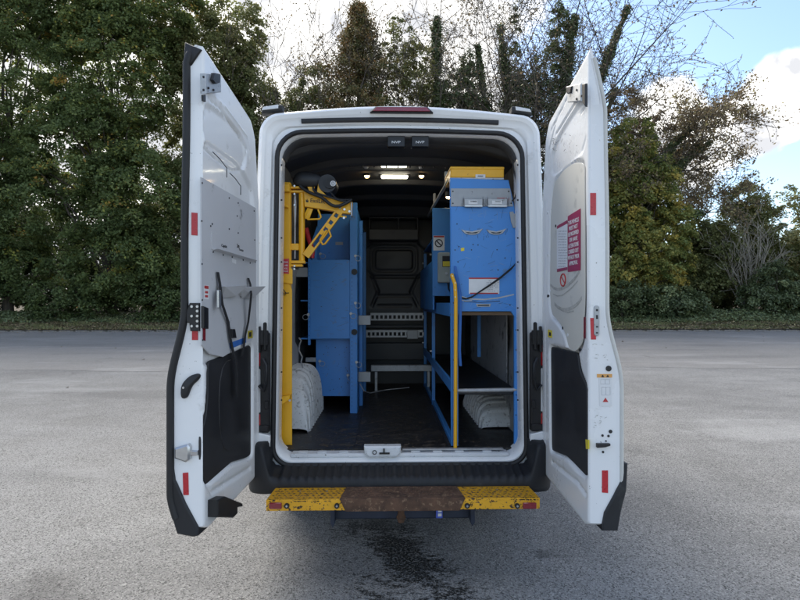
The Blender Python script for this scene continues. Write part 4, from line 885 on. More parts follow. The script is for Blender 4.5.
Fq = np.array([(j * nn_ + i, j * nn_ + i + 1, (j + 1) * nn_ + i + 1, (j + 1) * nn_ + i) for j in range(nzb) for i in range(nxb)])
npmesh('bulkhead', V, Fq, BULKM, van, smooth=True)
DKG = mat('dark grey shelf metal', (.085, .087, .09), .5, var=.15, vscale=6)
b = MB(); b.prism(pp([(370, 217), (416, 217), (409, 205), (378, 205)], 3.0), XZ(3.0), 0, .03, .004); o = b.build('header_plate', DKG, van, 40)
for q in ((392, 209.5), (394.5, 209.5), (393.2, 212)): c = P(*q, 2.96); MB().cyl((c.x, 2.969, c.z), (c.x, 2.960, c.z), .010, 8).build('plate_hole', INK, o)
b = MB(); a_, c_ = P(369, 229, 2.95), P(418, 218, 2.95); b.box((a_.x, 2.93, a_.z), (a_.x + .012, 3.15, c_.z)); b.box((c_.x - .012, 2.93, a_.z), (c_.x, 3.15, c_.z)); b.box((a_.x + .33, 2.94, a_.z), (a_.x + .34, 3.15, c_.z)); b.box((a_.x, 2.93, c_.z - .006), (c_.x, 3.15, c_.z + .006)); b.build('header_shelf', DKG, van, 40)
a_, c_ = P(369, 240, 2.93), P(418, 229.5, 2.93); b = MB(); b.box((a_.x, 2.90, a_.z), (c_.x, 2.93, c_.z), .006); b.box((a_.x, 2.93, a_.z), (c_.x, 3.15, a_.z + .012)); b.build('header_tray', DKG, van, 40)
# wheel arches: ribbed pressings
def arch(s, pxs, y0, y1, ztop, xin):
    V = []; na, ny = 22, 150; yc = (y0 + y1) / 2; hf = (y1 - y0) / 2
    for j in range(ny + 1):
        t = -1 + 2 * j / ny; y = yc + hf * math.sin(t * math.pi / 2); q_ = abs(math.sin(t * math.pi / 2)); e = max(0.001, 1 - q_ ** 3.0) ** (1 / 2.6)
        rb = math.sin(y * 2 * math.pi / .095); rib = .015 * max(0, min(1, (rb - .2) / .4))
        h = (ztop - FZ) * e; wv = (.845 - xin) + rib * (1 if e > .5 else 0)
        for i in range(na + 1):
            a = i / na * math.pi / 2; x = .845 - wv * math.cos(a) ** .45; z = FZ + (h + rib * .7) * math.sin(a) ** .62
            V.append((s * x, y, z))
    k = na + 1; Fl = [(j * k + i, j * k + i + 1, (j + 1) * k + i + 1, (j + 1) * k + i) for j in range(ny) for i in range(na)]
    MB().add(V, Fl).build('wheel_arch', ARCH, van, 50)
arch(-1, 0, .62, 1.65, P(300, 369, .9).z, abs(P(310, 420, .75).x)); arch(1, 0, .72, 1.75, P(490, 393, 1.0).z - .02, P(477, 415, .95).x)
# grey conduit and thin cable on the left wall
MB().tube(branch_pts(P(303, 368, .8), P(299, 338, .9), .1, 6, .2, 3), .006, 6).build('cable', STEELD, van)
# door hinges and tail lamps beside the opening
for s in (-1, 1):
    fx = (lambda a: P(a, 360, -.0).x) if s > 0 else None
    def hx(px): return P(px, 360, 0).x
    X1, X2 = (hx(529), hx(545)) if s > 0 else (hx(271), hx(256))
    def zz(py): return P(400, py, 0).z
    b = MB(); b.box((X1 + s * .008, -.012, zz(432)), (X2, .03, zz(332)), .01); tl = b.build('tail_lamp', BLACKM, van, 40)
    xl0, xl1 = X2 - s * .030, X2 + s * .012
    MB().box((xl0, -.022, zz(366)), (xl1, .0, zz(336)), .006).build('lens', LENSR, tl, 40, 'red upper lens')
    MB().box((xl0, -.022, zz(412)), (xl1, .0, zz(368)), .006).build('lens', LENSC, tl, 40, 'clear middle lens')
    MB().box((xl0, -.022, zz(430)), (xl1, .0, zz(413)), .006).build('lens', LENSR, tl, 40, 'red lower lens')
    xm = (X1 + X2) / 2; o = MB()
    o.box((X1 + s * .012, -.045, zz(345)), (X1 + s * .075, -.01, zz(330)), .005); o.box((X1 + s * .02, -.05, zz(350)), (X1 + s * .04, -.02, zz(322)), .006); o.box((X1 + s * .055, -.05, zz(352)), (X1 + s * .070, -.02, zz(326)), .004)
    o.tube([Vector((X1 + s * .045, -.035, zz(358))), Vector((X1 + s * .022, -.05, zz(364))), Vector((X1 + s * .018, -.05, zz(380))), Vector((X1 + s * .035, -.05, zz(389))), Vector((X1 + s * .065, -.045, zz(384)))], .011, 8)
    o.build('hinge', BLACKM, van, 40)
    MB().box((X1 + s * .012, -.03, zz(408)), (X1 + s * .035, 0, zz(400)), .004).build('hinge_bracket', BLACKM, van, 40)
    MB().box((X1 + s * .01, -.03, zz(430)), (X2, 0, zz(424)), .005).build('hinge_bracket', BLACKM, van, 40)
    MB().prism([(X1 + s * .0, zz(448)), (X1 + s * .0, zz(434)), (X2 - s * .0, zz(430)), (X2, zz(442)), (X1 + s * .03, zz(452))], XZ(-.005), 0, .03, .005).build('lower_hinge', PAINT, van, 40)
    for py in (300, 420): pass
for s in (-1, 1):
    for py in (236, 297): z_ = P(400, py, 0).z; MB().box((s * .846, .030, z_), (s * .874, .0345, z_ + .003)).build('pillar_seam', GREY, van)
# small screws on the side trim
for s, pxx in ((-1, 284.5), (1, 519.5)):
    for py in (165, 200, 238, 262, 308, 330, 372, 400):
        c = P(pxx + (1.2 if s < 0 else -.3) * 0, py, .06); 
        MB().cyl((s * .752 + 0, .062, c.z), (s * .752, .057, c.z), .0055, 8).build('trim_screw', INK, van)
# ------------------------------------------------------------------ rear doors
class Door:
    def __init__(s, side):
        s.side = side
        a = P(259.5, 300, -.02) if side < 0 else P(542, 300, -.02); b = P(204, 300, -.80) if side < 0 else P(588.5, 300, -.80)
        s.O = Vector((a.x, a.y, 0)); e = Vector((b.x - a.x, b.y - a.y, 0)); s.W = e.length; s.eu = e.normalized(); s.et = Vector((s.eu.y, -s.eu.x, 0)) * (1 if side < 0 else -1)
        if s.et.x * side < 0: s.et = -s.et
    def w(s, u, z, t=0.): return s.O + s.eu * u + Z_ * z + s.et * t
    def px(s, px, py, t=0.):
        """picture point on the door's inner face (offset t) -> (u, z)"""
        a = (px - 400) / F; cs, sn = math.cos(YAW), math.sin(YAW); d = Vector((a * cs + sn, -a * sn + cs, -(py - HOR) / F)); c = Vector((CX, -CD, CZ))
        O = s.O + s.et * t; k = (O - c).dot(s.et) / d.dot(s.et); p = c + d * k; return ((p - O).dot(s.eu), p.z)
    def fr(s, t=0.): return (s.O + s.et * t, s.eu, Z_, -s.et)
    def plate(s, name, pts, m, parent, t=0., th=.003, ch=.001, px=True, label=None, smooth=40, mb=None):
        poly = [s.px(a, b, t) for a, b in pts] if px else pts
        b = MB() if mb is None else mb; b.prism(poly, s.fr(t), 0, th, ch)
        return b.build(name, m, parent, smooth, label) if mb is None else None
    def jpx(s, px, py):
        """picture point on the free-edge face of the door -> (t, z)"""
        a = (px - 400) / F; cs, sn = math.cos(YAW), math.sin(YAW); d = Vector((a * cs + sn, -a * sn + cs, -(py - HOR) / F)); c = Vector((CX, -CD, CZ))
        O = s.O + s.eu * (s.W + .004); k = (O - c).dot(s.eu) / d.dot(s.eu); p = c + d * k; return ((p - O).dot(s.et), p.z)
    def jfr(s, off=0.): return (s.O + s.eu * (s.W + .004 + off), s.et, Z_, s.eu)
    def jplate(s, name, pts, m, parent, th=.002, ch=.0006, off=0., px=True, mb=None, label=None):
        poly = [s.jpx(a, b) for a, b in pts] if px else pts
        b = MB() if mb is None else mb; b.prism(poly, s.jfr(off), -.002, th, ch)
        return b.build(name, m, parent, 40, label) if mb is None else None
def sstep(e0, e1, x): t = np.clip((x - e0) / (e1 - e0), 0, 1); return t * t * (3 - 2 * t)
def sdpoly(U, Z, poly):
    n = len(poly); d = np.full(U.shape, 1e9); ins = np.zeros(U.shape, bool)
    for i in range(n):
        a, b = poly[i], poly[(i + 1) % n]; d = np.minimum(d, sdseg(U, Z, a, b) if (a != b) else d)
        c = ((a[1] > Z) != (b[1] > Z)) & (U < (b[0] - a[0]) * (Z - a[1]) / ((b[1] - a[1]) if b[1] != a[1] else 1e-9) + a[0]); ins ^= c
    return np.where(ins, -d, d)
def smoothpoly(poly, it=2):
    for _ in range(it):
        o = []
        for i in range(len(poly)):
            a, b = poly[i], poly[(i + 1) % len(poly)]
            o += [(a[0] * .75 + b[0] * .25, a[1] * .75 + b[1] * .25), (a[0] * .25 + b[0] * .75, a[1] * .25 + b[1] * .75)]
        poly = o
    return poly
def rpoly(poly, r=.02, n=5):
    if sum(poly[i][0] * poly[(i + 1) % len(poly)][1] - poly[(i + 1) % len(poly)][0] * poly[i][1] for i in range(len(poly))) == 0: return poly
    o = []
    for i in range(len(poly)):
        a, b, c = Vector(poly[i - 1]), Vector(poly[i]), Vector(poly[(i + 1) % len(poly)]); k = min(r, (a - b).length * .45, (c - b).length * .45)
        p, q_ = b + (a - b).normalized() * k, b + (c - b).normalized() * k
        for j in range(n + 1): t = j / n; v = p * (1 - t) ** 2 + b * 2 * t * (1 - t) + q_ * t * t; o.append((v.x, v.y))
    return o
TT = {-1: (2.80, 2.90, .045), 1: (2.58, 2.87, .062)}
def door_T(z, side=0):
    if side: lo, hi, k = TT[side]; return door_T(z) - k * max(0, min(1, (z - lo) / (hi - lo))) ** 1.2
    return door_T0(z)
def door_T0(z):     # thickness at the free edge: the skin bellies out below the waist
    def s1(a, b, x): t = max(0, min(1, (x - a) / (b - a))); return t * t * (3 - 2 * t)
    return .078 + .010 * (1 - s1(1.9, 2.6, z)) + .072 * (1 - s1(1.22, 1.62, z)) - .045 * (1 - s1(.52, .72, z))
def make_door(side, recess, grooves, label):
    D = Door(side); na, nb = 90, 230
    A, B = np.meshgrid(np.linspace(0, 1, na + 1), np.linspace(0, 1, nb + 1))
    ztop = 2.715 + .165 * A - .10 * np.clip(1 - A / .13, 0, 1) ** 2 ; zbot = .585 - .055 * A + .10 * np.clip(1 - A / .12, 0, 1) ** 2 + .03 * np.clip(1 - (1 - A) / .10, 0, 1) ** 2
    Zg = zbot + (ztop - zbot) * B; uh = .075 * sstep(2.15, 2.75, Zg); Ug = uh + (D.W - uh) * A
    Hh = np.zeros_like(Ug)
    for poly, dep, soft in recess:
        Hh = np.maximum(Hh, dep * (1 - sstep(-soft, soft, sdpoly(Ug, Zg, poly)))) if dep > 0 else Hh + dep * (1 - sstep(-soft, soft, sdpoly(Ug, Zg, poly)))
    for pl, w_, dep in grooves:
        d = np.full(Ug.shape, 1e9)
        for i in range(len(pl) - 1): d = np.minimum(d, sdseg(Ug, Zg, pl[i], pl[i + 1]))
        Hh += dep * np.exp(-(d / w_) ** 2)
    edge = np.minimum.reduce([Ug - uh, D.W - Ug, Zg - zbot, ztop - Zg]); Hh *= sstep(0, .02, edge)
    Hh += .006 * np.exp(-(edge / .006) ** 2) 
    O, eu, et = (np.array(v) for v in (D.O, D.eu, D.et)); ez = np.array([0, 0, 1.])
    inner = O + Ug[..., None] * eu + Zg[..., None] * ez + Hh[..., None] * et
    Tg = np.vectorize(lambda z: door_T(z, side))(Zg) * (.72 + .28 * sstep(0, .5, A)); Ug2 = uh - .004 + (D.W + .012 - uh) * A; zs2 = Zg + .006 * (B - .5) * 2
    outer = O + Ug2[..., None] * eu + zs2[..., None] * ez + Tg[..., None] * et
    mid = O + Ug2[..., None] * eu + zs2[..., None] * ez + (Tg - .012)[..., None] * et
    midi = O + (uh - .001 + (D.W + .004 - uh) * A)[..., None] * eu + Zg[..., None] * ez + .012 * et
    k = na + 1; n = k * (nb + 1)
    def ringidx():
        return [i for i in range(k)] + [j * k + na for j in range(1, nb + 1)] + [nb * k + i for i in range(na - 1, -1, -1)] + [j * k for j in range(nb - 1, 0, -1)]
    ri = ringidx(); m = len(ri)
    V = np.concatenate([inner.reshape(-1, 3), outer.reshape(-1, 3), midi.reshape(-1, 3)[ri], (midi.reshape(-1, 3) * .12 + mid.reshape(-1, 3) * .88 - eu * .006)[ri], mid.reshape(-1, 3)[ri]])
    q = [(j * k + i, j * k + i + 1, (j + 1) * k + i + 1, (j + 1) * k + i) for j in range(nb) for i in range(na)]
    Fq = q + [(a + n, b + n, c + n, d + n)[::-1] for a, b, c, d in q]
    def strip(ia, ib): return [(ia[i], ia[(i + 1) % m], ib[(i + 1) % m], ib[i]) for i in range(m)]
    r0 = ri; r1 = [2 * n + i for i in range(m)]; r2 = [2 * n + m + i for i in range(m)]; r3 = [2 * n + 2 * m + i for i in range(m)]; r4 = [n + i for i in ri]
    Fq += strip(r0, r1) + strip(r1, r2) + strip(r2, r3) + strip(r3, r4)
    ob = npmesh('rear_door', V, np.array(Fq), PAINT, van, smooth=True); ob['label'] = label
    me = ob.data
    import bmesh
    bm = bmesh.new(); bm.from_mesh(me); bmesh.ops.recalc_face_normals(bm, faces=bm.faces[:]); bm.to_mesh(me); bm.free()
    try: me.set_sharp_from_angle(angle=R(50))
    except Exception: pass
    D.ob = ob; return D
# ---- left
LD = Door(-1); q = lambda pts, t=0: [LD.px(a, b, t) for a, b in pts]
win = rpoly(q([(201, 152), (209, 140), (240, 163), (253, 190), (256, 230), (256, 320), (252, 335), (232, 345), (226, 356), (219, 362), (203, 366), (200, 345)]), .04)
low = rpoly(q([(208, 362), (236, 352), (253, 344), (253, 456), (247, 460), (232, 464), (206, 486), (200, 460), (200, 434), (205, 415), (207, 398)]), .05)
tri = smoothpoly(q([(203, 105), (213, 106), (238, 128), (246, 148), (246, 168), (240, 172), (224, 160), (204, 142)]), 2)
D = make_door(-1, [(win, .022, .010), (low, .030, .012), (tri, .014, .012)],
    [(q([(209, 99), (222, 110), (241, 136), (247, 150)]), .007, .010), (q([(203, 112), (207, 115)]), .006, .006), (q([(202, 141), (216, 156), (236, 171), (243, 170), (246, 160), (247, 150)]), .006, .008),
     (q([(206, 88), (226, 108), (247, 137), (250, 160)]), .006, -.006), (q([(258, 200), (258, 470)]), .008, -.005), (q([(199, 470), (212, 492), (250, 468)]), .012, .010)], 'left rear door with a grey lined inner board, two black straps and a black scuff liner')
L_ = D.ob
bo = D.plate('grey_board', [(200, 177), (255, 208), (255.5, 330), (250, 342), (234, 345), (230, 352), (222, 357), (208.5, 354), (200.5, 345)], BOARD, L_, .004, .006, .001)
wl = MB(); wl.prism(rpoly(q([(208, 362), (251, 345), (251, 455), (246, 458), (232, 462), (205, 486), (201, 458), (201, 436), (206, 418), (208, 398)], .012), .03), D.fr(.024), 0, .012, .004); lin_ = wl.build('lower_liner', PLASTD, L_, 40)
pk = MB(); pk.prism(smoothpoly(q([(218, 365), (238, 356), (240, 440), (220, 458)], .01), 2), D.fr(.012), 0, .004, .003); pk.build('liner_pressing', PLASTD, lin_, 40)
for a_, b_ in (((212, 152), (226, 168)), ((229, 173), (240, 186))):
    mb = MB(); p0, p1 = D.w(*D.px(*a_), -.004), D.w(*D.px(*b_), -.004); dn = Vector((0, 0, -.05)); mb.tube([p0, p0.lerp(p1, .5) + Z_ * .006, p1, p1 + dn], .0024, 6); mb.build('wire_clip', INK, L_)
# shelf bracket on the board, strap brackets, rivets
D.plate('angle_bracket', [(211, 232), (217, 234), (217, 249), (254, 260.5), (254, 262.5), (211, 249)], BOARD, L_, -.002, .004)
mb = MB(); a_, b_ = D.px(212, 248), D.px(253, 260); mb.add([D.w(a_[0], a_[1], -.002), D.w(b_[0], b_[1], -.002), D.w(b_[0], b_[1] - .004, -.03), D.w(a_[0], a_[1] - .004, -.03), D.w(a_[0], a_[1] - .012, -.002), D.w(b_[0], b_[1] - .012, -.002)], [(0, 1, 2, 3), (3, 2, 5, 4), (0, 3, 4), (1, 5, 2)]); mb.build('shelf_lip', BOARD, L_)
for (x, y) in ((213, 252), (223, 255), (232, 257), (243, 260), (250, 263), (201.5, 221), (201.8, 264), (202, 300), (202.5, 340), (202, 183), (229, 198), (238, 203), (237, 216), (229, 229), (238, 233), (254, 211), (254.5, 240), (255, 262), (210.5, 226), (212, 224)):
    u, z = D.px(x, y, -.002); mb = MB(); mb.cyl(D.w(u, z, -.002), D.w(u, z, -.005), .0045, 8); mb.build('rivet', INK, bo)
for (x, y, t_, s_) in ((224, 246, 'Captin', .016), (238, 246, '2m', .022), (241, 250, 'Tecto', .014)):
    u, z = D.px(x, y, -.002); text('board_print', t_, s_ * 1.3, D.w(u, z, -.0025), -D.eu, Z_, INK, bo, .07 if len(t_) > 3 else .035)
D.plate('paper_label', [(232, 258.5), (236, 260), (236, 264), (232, 262.5)], WHITE, bo, -.002, .001, 0)
D.plate('warning_label', [(204, 285), (208.8, 285.5), (208.8, 299.5), (204, 299)], WHITE, bo, -.002, .001, 0)
D.plate('label_mark', [(204.4, 285.5), (208.5, 286), (208.5, 289), (204.4, 288.5)], REDINK, bo, -.0031, .0006, 0)
for y in (291, 295): D.plate('label_mark', [(205, y), (208, y + .3), (208, y + 2.5), (205, y + 2.2)], REDINK, bo, -.0031, .0005, 0)
for pts in (((217, 286), (239.5, 286), (231, 296), (222, 298)), ((234, 287), (258, 287), (250, 297), (241, 298.5))):
    mb = MB(); u0, z0 = D.px(*pts[0]); u1, z1 = D.px(*pts[1]); ua, za = D.px(*pts[2]); ub, zb_ = D.px(*pts[3])
    mb.add([D.w(u0, z0, -.002), D.w(u1 + .01, z1, -.002), D.w(u1 + .015, z1 + .004, -.055), D.w(u0, z0 - .004, -.045), D.w(ua, za, -.03), D.w(ub, zb_, -.004), D.w(ua, za, -.002)], [(0, 1, 2, 3), (3, 2, 4, 5), (1, 6, 4, 2), (0, 3, 5), (0, 5, 6, 1)]); mb.build('strap_bracket', BOARD, L_, None)
def strap(pts, wdt=.030, t0=-.02, name='strap', par=L_, m=STRAP, dd=D):
    P3 = []; 
    for (x, y, t) in pts: u, z = dd.px(x, y, t); P3.append(dd.w(u, z, t))
    mb = MB(); mb.ribbon(P3, dd.eu * wdt, .003, -dd.et); return mb.build(name, m, par)
strap([(217.5, 272, -.01), (219.5, 283, -.015), (221, 296, -.03), (222, 304, -.02), (228, 322, -.012), (230, 338, -.012), (233, 352, -.012), (236, 362, -.02), (237, 376, -.024), (236, 388, -.02), (237, 396, -.02)], .028)
strap([(248, 278, -.01), (250, 284, -.015), (251, 294, -.05), (250, 305, -.04), (248, 322, -.02), (245, 335, -.015), (243.5, 347, -.012), (242, 356, -.012)], .026)
mb = MB(); p0 = D.w(*D.px(219, 300, -.03), -.03); mb.box((p0.x - .006, p0.y - .025, p0.z - .04), (p0.x + .006, p0.y + .02, p0.z + .05), .003); mb.build('strap_buckle', STEEL, L_)
D.plate('blue_tape', [(229.5, 343), (246, 337), (246, 342.5), (230, 349)], BLUES, L_, -.002, .001, 0)
D.plate('yellow_sticker', [(247.5, 331), (252.5, 330), (252.5, 338), (247.5, 339)], YELS, L_, -.001, .001, 0, label='yellow warning sticker')
D.plate('sticker_print', [(249, 332.5), (251.3, 332), (251.3, 336.5), (249, 337)], INK, L_, -.0021, .0004, 0)
for pts in (((230.5, 329), (233.5, 329), (235, 338), (231, 338)),): D.plate('small_latch', pts, BLACKM, bo, -.002, .01)
# top latch
D.plate('top_latch', [(200, 73.5), (215.5, 74.5), (216, 92.5), (200.5, 94)], STEELD, L_, -.002, .028, .003); tlc = bpy.data.objects[[o.name for o in L_.children if o.name.startswith('top_latch')][0]]
D.plate('latch_catch', [(211, 73), (217, 74), (216.5, 83), (212, 84), (209, 80)], BLACKM, L_, -.026, .02, .003)
for (x, y) in ((203, 77), (203, 90), (213, 90), (208, 88)): u, z = D.px(x, y, -.03); mb = MB(); mb.cyl(D.w(u, z, -.03), D.w(u, z, -.036), .006, 8); mb.build('bolt_head', BLACKM, tlc)
D.plate('latch_pin', [(201.2, 95), (204, 95), (204, 102), (201.5, 101)], BLACKM, L_, -.002, .01, .002)
# free-edge face: seal, tape, black hinge lock, handle, wedge
def seal_pts(D, off, n=70, top=True):
    o = []
    for i in range(n + 1):
        z = .60 + (2.83 - .60) * i / n; o.append(D.w(D.W + .012, z, door_T(z, D.side) + off))
    if top: 
        for i in range(1, 8): a = i / 7; o.append(D.w(D.W + .012 - a * .10, 2.862 - .012 * a + .006, door_T(2.84, D.side) + off - .02 * a))
    return o
mb = MB(); sp_ = seal_pts(D, .004); mb.tube(sp_, .019, 8); mb.build('edge_seal', RUBBER, L_, 60)
mb = MB(); mb.prism([(door_T(2.7) - .07, 2.86), (door_T(2.7) + .012, 2.90), (door_T(2.7) + .02, 2.80), (door_T(2.7) - .01, 2.78)], D.jfr(), -.02, .012, .005); mb.build('seal_cap', RUBBER, L_, 60)
D.jplate('reflector', [(191.5, 212.5), (197.5, 213), (197.5, 235.5), (191.5, 235)], REDR, L_, label='red reflective strip high on the edge')
D.jplate('reflector', [(192, 331), (198, 331), (198, 340), (192, 340)], REDR, L_, label='short red reflective strip beneath the black lock plate')
D.plate('reflector', [(202.8, 322), (205.2, 323), (205.2, 341), (202.8, 340)], REDD, L_, -.003, .002, 0)
D.jplate('reflector', [(182.8, 473), (188.2, 472.5), (188.8, 495), (183.4, 495)], REDR, L_, label='red reflective strip low on the edge')
lp = D.jplate('lock_plate', [(187.5, 311), (191, 303), (201.5, 303), (201.5, 331), (191.5, 331), (190.5, 323), (187.5, 322)], BLACKM, L_, .016, .004)
D.plate('lock_plate', [(201, 306), (206, 308), (206, 329), (201, 328)], BLACKM, L_, -.004, .014, .003)
for (x, y) in ((193.5, 306.5), (199, 306.5), (193.5, 316), (199, 316), (193.5, 326), (199, 326), (199, 311), (199, 321)):
    t, z = D.jpx(x, y); O, ex, ey, en = D.jfr(.0165); c = O + ex * t + ey * z; mb = MB(); mb.cyl(c, c + en * .004, .0065, 10); mb.build('bolt_head', STEEL, lp, 40)
hp = smoothpoly([D.jpx(x, y) for x, y in ((182, 392), (183, 384), (190, 376), (198, 373), (201.5, 375), (199, 380), (194, 384), (191, 389), (188, 398), (183, 398))], 2)
mb = MB(); mb.prism(hp, D.jfr(), -.002, .022, .006); hd = mb.build('grab_handle', RUBBER, L_, 60)
t, z = D.jpx(185.5, 387); O, ex, ey, en = D.jfr(.021); mb = MB(); mb.cyl(O + ex * t + ey * z, O + ex * t + ey * z + en * .003, .006, 8); mb.build('bolt_head', STEEL, hd)
mb = MB(); mb.prism([D.jpx(x, y) for x, y in ((177, 447), (190, 443), (192, 446), (192, 458), (188, 461), (177, 457))], D.jfr(), -.002, .03, .008); mb.prism([D.jpx(x, y) for x, y in ((190, 450), (199, 450), (199, 454.5), (190, 455))], D.jfr(), -.002, .018, .004); mb.build('door_striker', STEEL, L_, 40)
D.plate('corner_block', [(208, 500), (216, 496), (234, 503), (234.5, 506), (229, 507), (229, 513.5), (225, 517.5), (208, 517)], RUBBER, L_, -.002, .05, .006)
# black lower cladding on the outside, seen below the seal
def clad(D, pts_px, par, label=None):
    mb = MB(); poly = [D.jpx(x, y) for x, y in pts_px]; mb.prism(poly, D.jfr(.01), -.16, .004, .006); return mb.build('corner_cladding', PLAST, par, 40, label)
clad(D, [(167.8, 467), (174.5, 467), (176, 480), (186, 503), (199, 527), (199, 535), (194, 536), (178, 533), (171, 510)], L_)
mb = MB(); g = random.Random(3)
# ---- right
RD = Door(1); q = lambda pts, t=0: [RD.px(a, b, t) for a, b in pts]
win = rpoly(q([(550, 215), (553, 182), (562, 168), (574, 160), (585, 160), (586, 300), (584, 345), (576, 356), (568, 352), (565, 336), (557, 322), (550, 316), (548, 290)]), .06)
low = rpoly(q([(549, 345), (578, 352), (581, 372), (587, 386), (587, 480), (577, 470), (566, 458), (550, 452)]), .05)
tri = smoothpoly(q([(550, 170), (553, 145), (572, 112), (586, 96), (586, 150), (575, 158), (560, 172), (553, 176)]), 2)
D2 = make_door(1, [(win, .020, .010), (low, .030, .012), (tri, .012, .012)],
    [(q([(570, 92), (556, 120), (551, 130)]), .006, .009), (q([(577, 100), (556, 134)]), .006, .010), (q([(556, 122), (549, 150), (550, 172)]), .006, .008), (q([(582, 108), (579, 113)]), .006, .008), (q([(580, 150), (584, 136)]), .005, .007),
     (q([(545, 200), (545, 470)]), .008, -.005), (q([(586, 495), (577, 482), (552, 462)]), .010, .010)], 'right rear door with a cream inner board, maroon notice and white pressed frame')
D = D2; R_ = D.ob
bo = D.plate('cream_board', rpoly(q([(551, 214), (554, 184), (563, 171), (574, 163), (584.8, 163), (585, 296), (583, 342), (576, 352), (569, 349), (566, 334), (558, 320), (551.5, 314), (550, 290)]), .05), CREAM, R_, .004, .005, .001, px=False)
wl = MB(); wl.prism(rpoly([RD.px(a, b, .01) for a, b in ((550, 346.5), (577, 353), (579.5, 372), (586.3, 386), (586.3, 477), (576, 466), (566, 456), (551, 450))], .03), D.fr(.024), 0, .012, .004); lin2 = wl.build('lower_liner', PLASTD, R_, 40)
# notice
sx = [(568, 216.3), (580.7, 208.5), (580.7, 270.3), (568, 272)]
D.plate('maroon_notice', sx, SIGN, bo, -.002, .0015, 0); nt_ = [o for o in bo.children if o.name.startswith('maroon_notice')][0]
u0, z0 = D.px(568, 216, 0); u1, z1 = D.px(580.7, 208.5, 0); sl_ = (z1 - z0) / (u1 - u0)
lines = ['THIS VEHICLE', 'MUST NOT', 'BE MODIFIED', 'OR HAVE', 'ALTERATIONS', 'CARRIED OUT', 'WITHOUT PRIOR', 'APPROVAL']
zt_, zb_ = D.px(574.3, 218.5)[1], D.px(574.3, 266)[1]; uc = (u0 + u1) / 2
# the lettering reads away from the camera side to the free edge: along eu from hinge to free edge (towards the viewer)
for i, ln in enumerate(lines):
    z = zt_ + (zb_ - zt_) * (i + .5) / 8; 
    text('notice_text', ln, abs(zb_ - zt_) / 8 * .98, D.w(uc, z, -.0038), D.eu, Z_, WHITE, bo, abs(u1 - u0) * (.34 + .042 * len(ln)))
D.plate('paper_notice', [(557, 226), (567.3, 220), (567.3, 269.5), (557, 271.5)], WHITE, bo, -.002, .001, 0); pn = [o for o in bo.children if o.name.startswith('paper_notice')][0]
D.plate('notice_band', [(557, 226), (567.3, 220), (567.3, 223.5), (557, 229)], SIGN, bo, -.0032, .0006, 0); D.plate('notice_band', [(557, 269), (567.3, 267), (567.3, 269.8), (557, 272)], SIGN, bo, -.0032, .0006, 0)
g = random.Random(8); mb = MB(); LG = mat('grey print', (.40, .40, .42), .6)
for r_ in range(14):
    y = 231 + r_ * 2.7; x_ = 558.5
    while x_ < 566:
        w_ = g.uniform(.5, 1.6); D.plate('', [(x_, y), (x_ + w_, y - .4), (x_ + w_, y + .5), (x_, y + .9)], None, None, -.003, .0004, 0, mb=mb); x_ += w_ + .5
tag(mb.build('notice_print', LG, bo), kind='stuff')
# prohibition ring and scuffs
c = D.px(563.5, 280); a_ = D.px(567, 280); ru = abs(a_[0] - c[0]) ; mb = MB()
mb.tube([D.w(c[0] + ru * .75 * math.cos(a), c[1] + .034 * math.sin(a), -.003) for a in np.linspace(0, 6.283, 25)[:-1]], .004, 5, True, flat=(1, 1)); mb.tube([D.w(c[0] - ru * .5, c[1] + .02, -.003), D.w(c[0] + ru * .5, c[1] - .02, -.003)], .003, 5); mb.build('prohibition_ring', REDINK, bo)
SCUFF = mat('rubbed scuff', (.42, .41, .38), .8, var=.3, vscale=60)
for pts, w_ in ((((549, 283), (556, 290), (565, 288), (574, 280), (580, 271)), .016), (((553, 302), (560, 309), (568, 310), (577, 305), (582, 298)), .018), (((551, 293), (560, 297), (570, 290), (578, 281)), .006), (((556, 306), (566, 313), (574, 311)), .006)):
    mb = MB(); mb.ribbon([D.w(*D.px(x, y), -.0018) for x, y in smoothpoly(list(pts) + list(reversed(pts)), 1)[:len(pts) * 2 - 1]], Z_ * w_, .0006, -D.et); mb.build('scuff_mark', SCUFF, bo)
g = random.Random(12)
for i in range(26):
    x, y = g.uniform(552, 577), g.uniform(134, 152); mb = MB(); p = D.w(*D.px(x, y), -.001); mb.ribbon([p, p + Z_ * g.uniform(-.02, .03) + D.eu * g.uniform(.006, .03)], Z_ * .0025, .0005, -D.et); mb.build('scratch', INK, R_)
for (x, y) in ((547.5, 213), (548, 255), (548, 296), (556, 226), (550.5, 291), (563, 328), (568, 335), (580, 350)):
    u, z = D.px(x, y); mb = MB(); mb.cyl(D.w(u, z, .006), D.w(u, z, -.004), .0085, 8); mb.build('board_clip', WHITE if y % 2 else INK, R_)
D.plate('yellow_sticker', [(548, 329.5), (552, 330.5), (552, 338), (548, 337)], YELS, R_, -.001, .001, 0, label='yellow sticker'); D.plate('sticker_print', [(549, 332), (551, 332.5), (551, 336), (549, 335.7)], INK, R_, -.0021, .0004, 0)
# top latch
D.plate('top_latch', [(572, 86.5), (586.5, 83.5), (586.5, 101), (573, 102.5)], STEELD, R_, -.002, .03, .003, label='grey latch box with a black catch')
D.plate('latch_catch', [(569.5, 87), (575, 86), (574, 93), (570, 93.5)], BLACKM, R_, -.02, .02, .003); D.plate('latch_catch', [(584, 84), (587.5, 83.5), (587.5, 107), (584.5, 103)], BLACKM, R_, -.028, .012, .003)
for (x, y) in ((577, 90), (582, 96), (577, 99)): u, z = D.px(x, y, -.032); mb = MB(); mb.cyl(D.w(u, z, -.032), D.w(u, z, -.037), .006, 8); mb.build('bolt_head', BLACKM, R_)
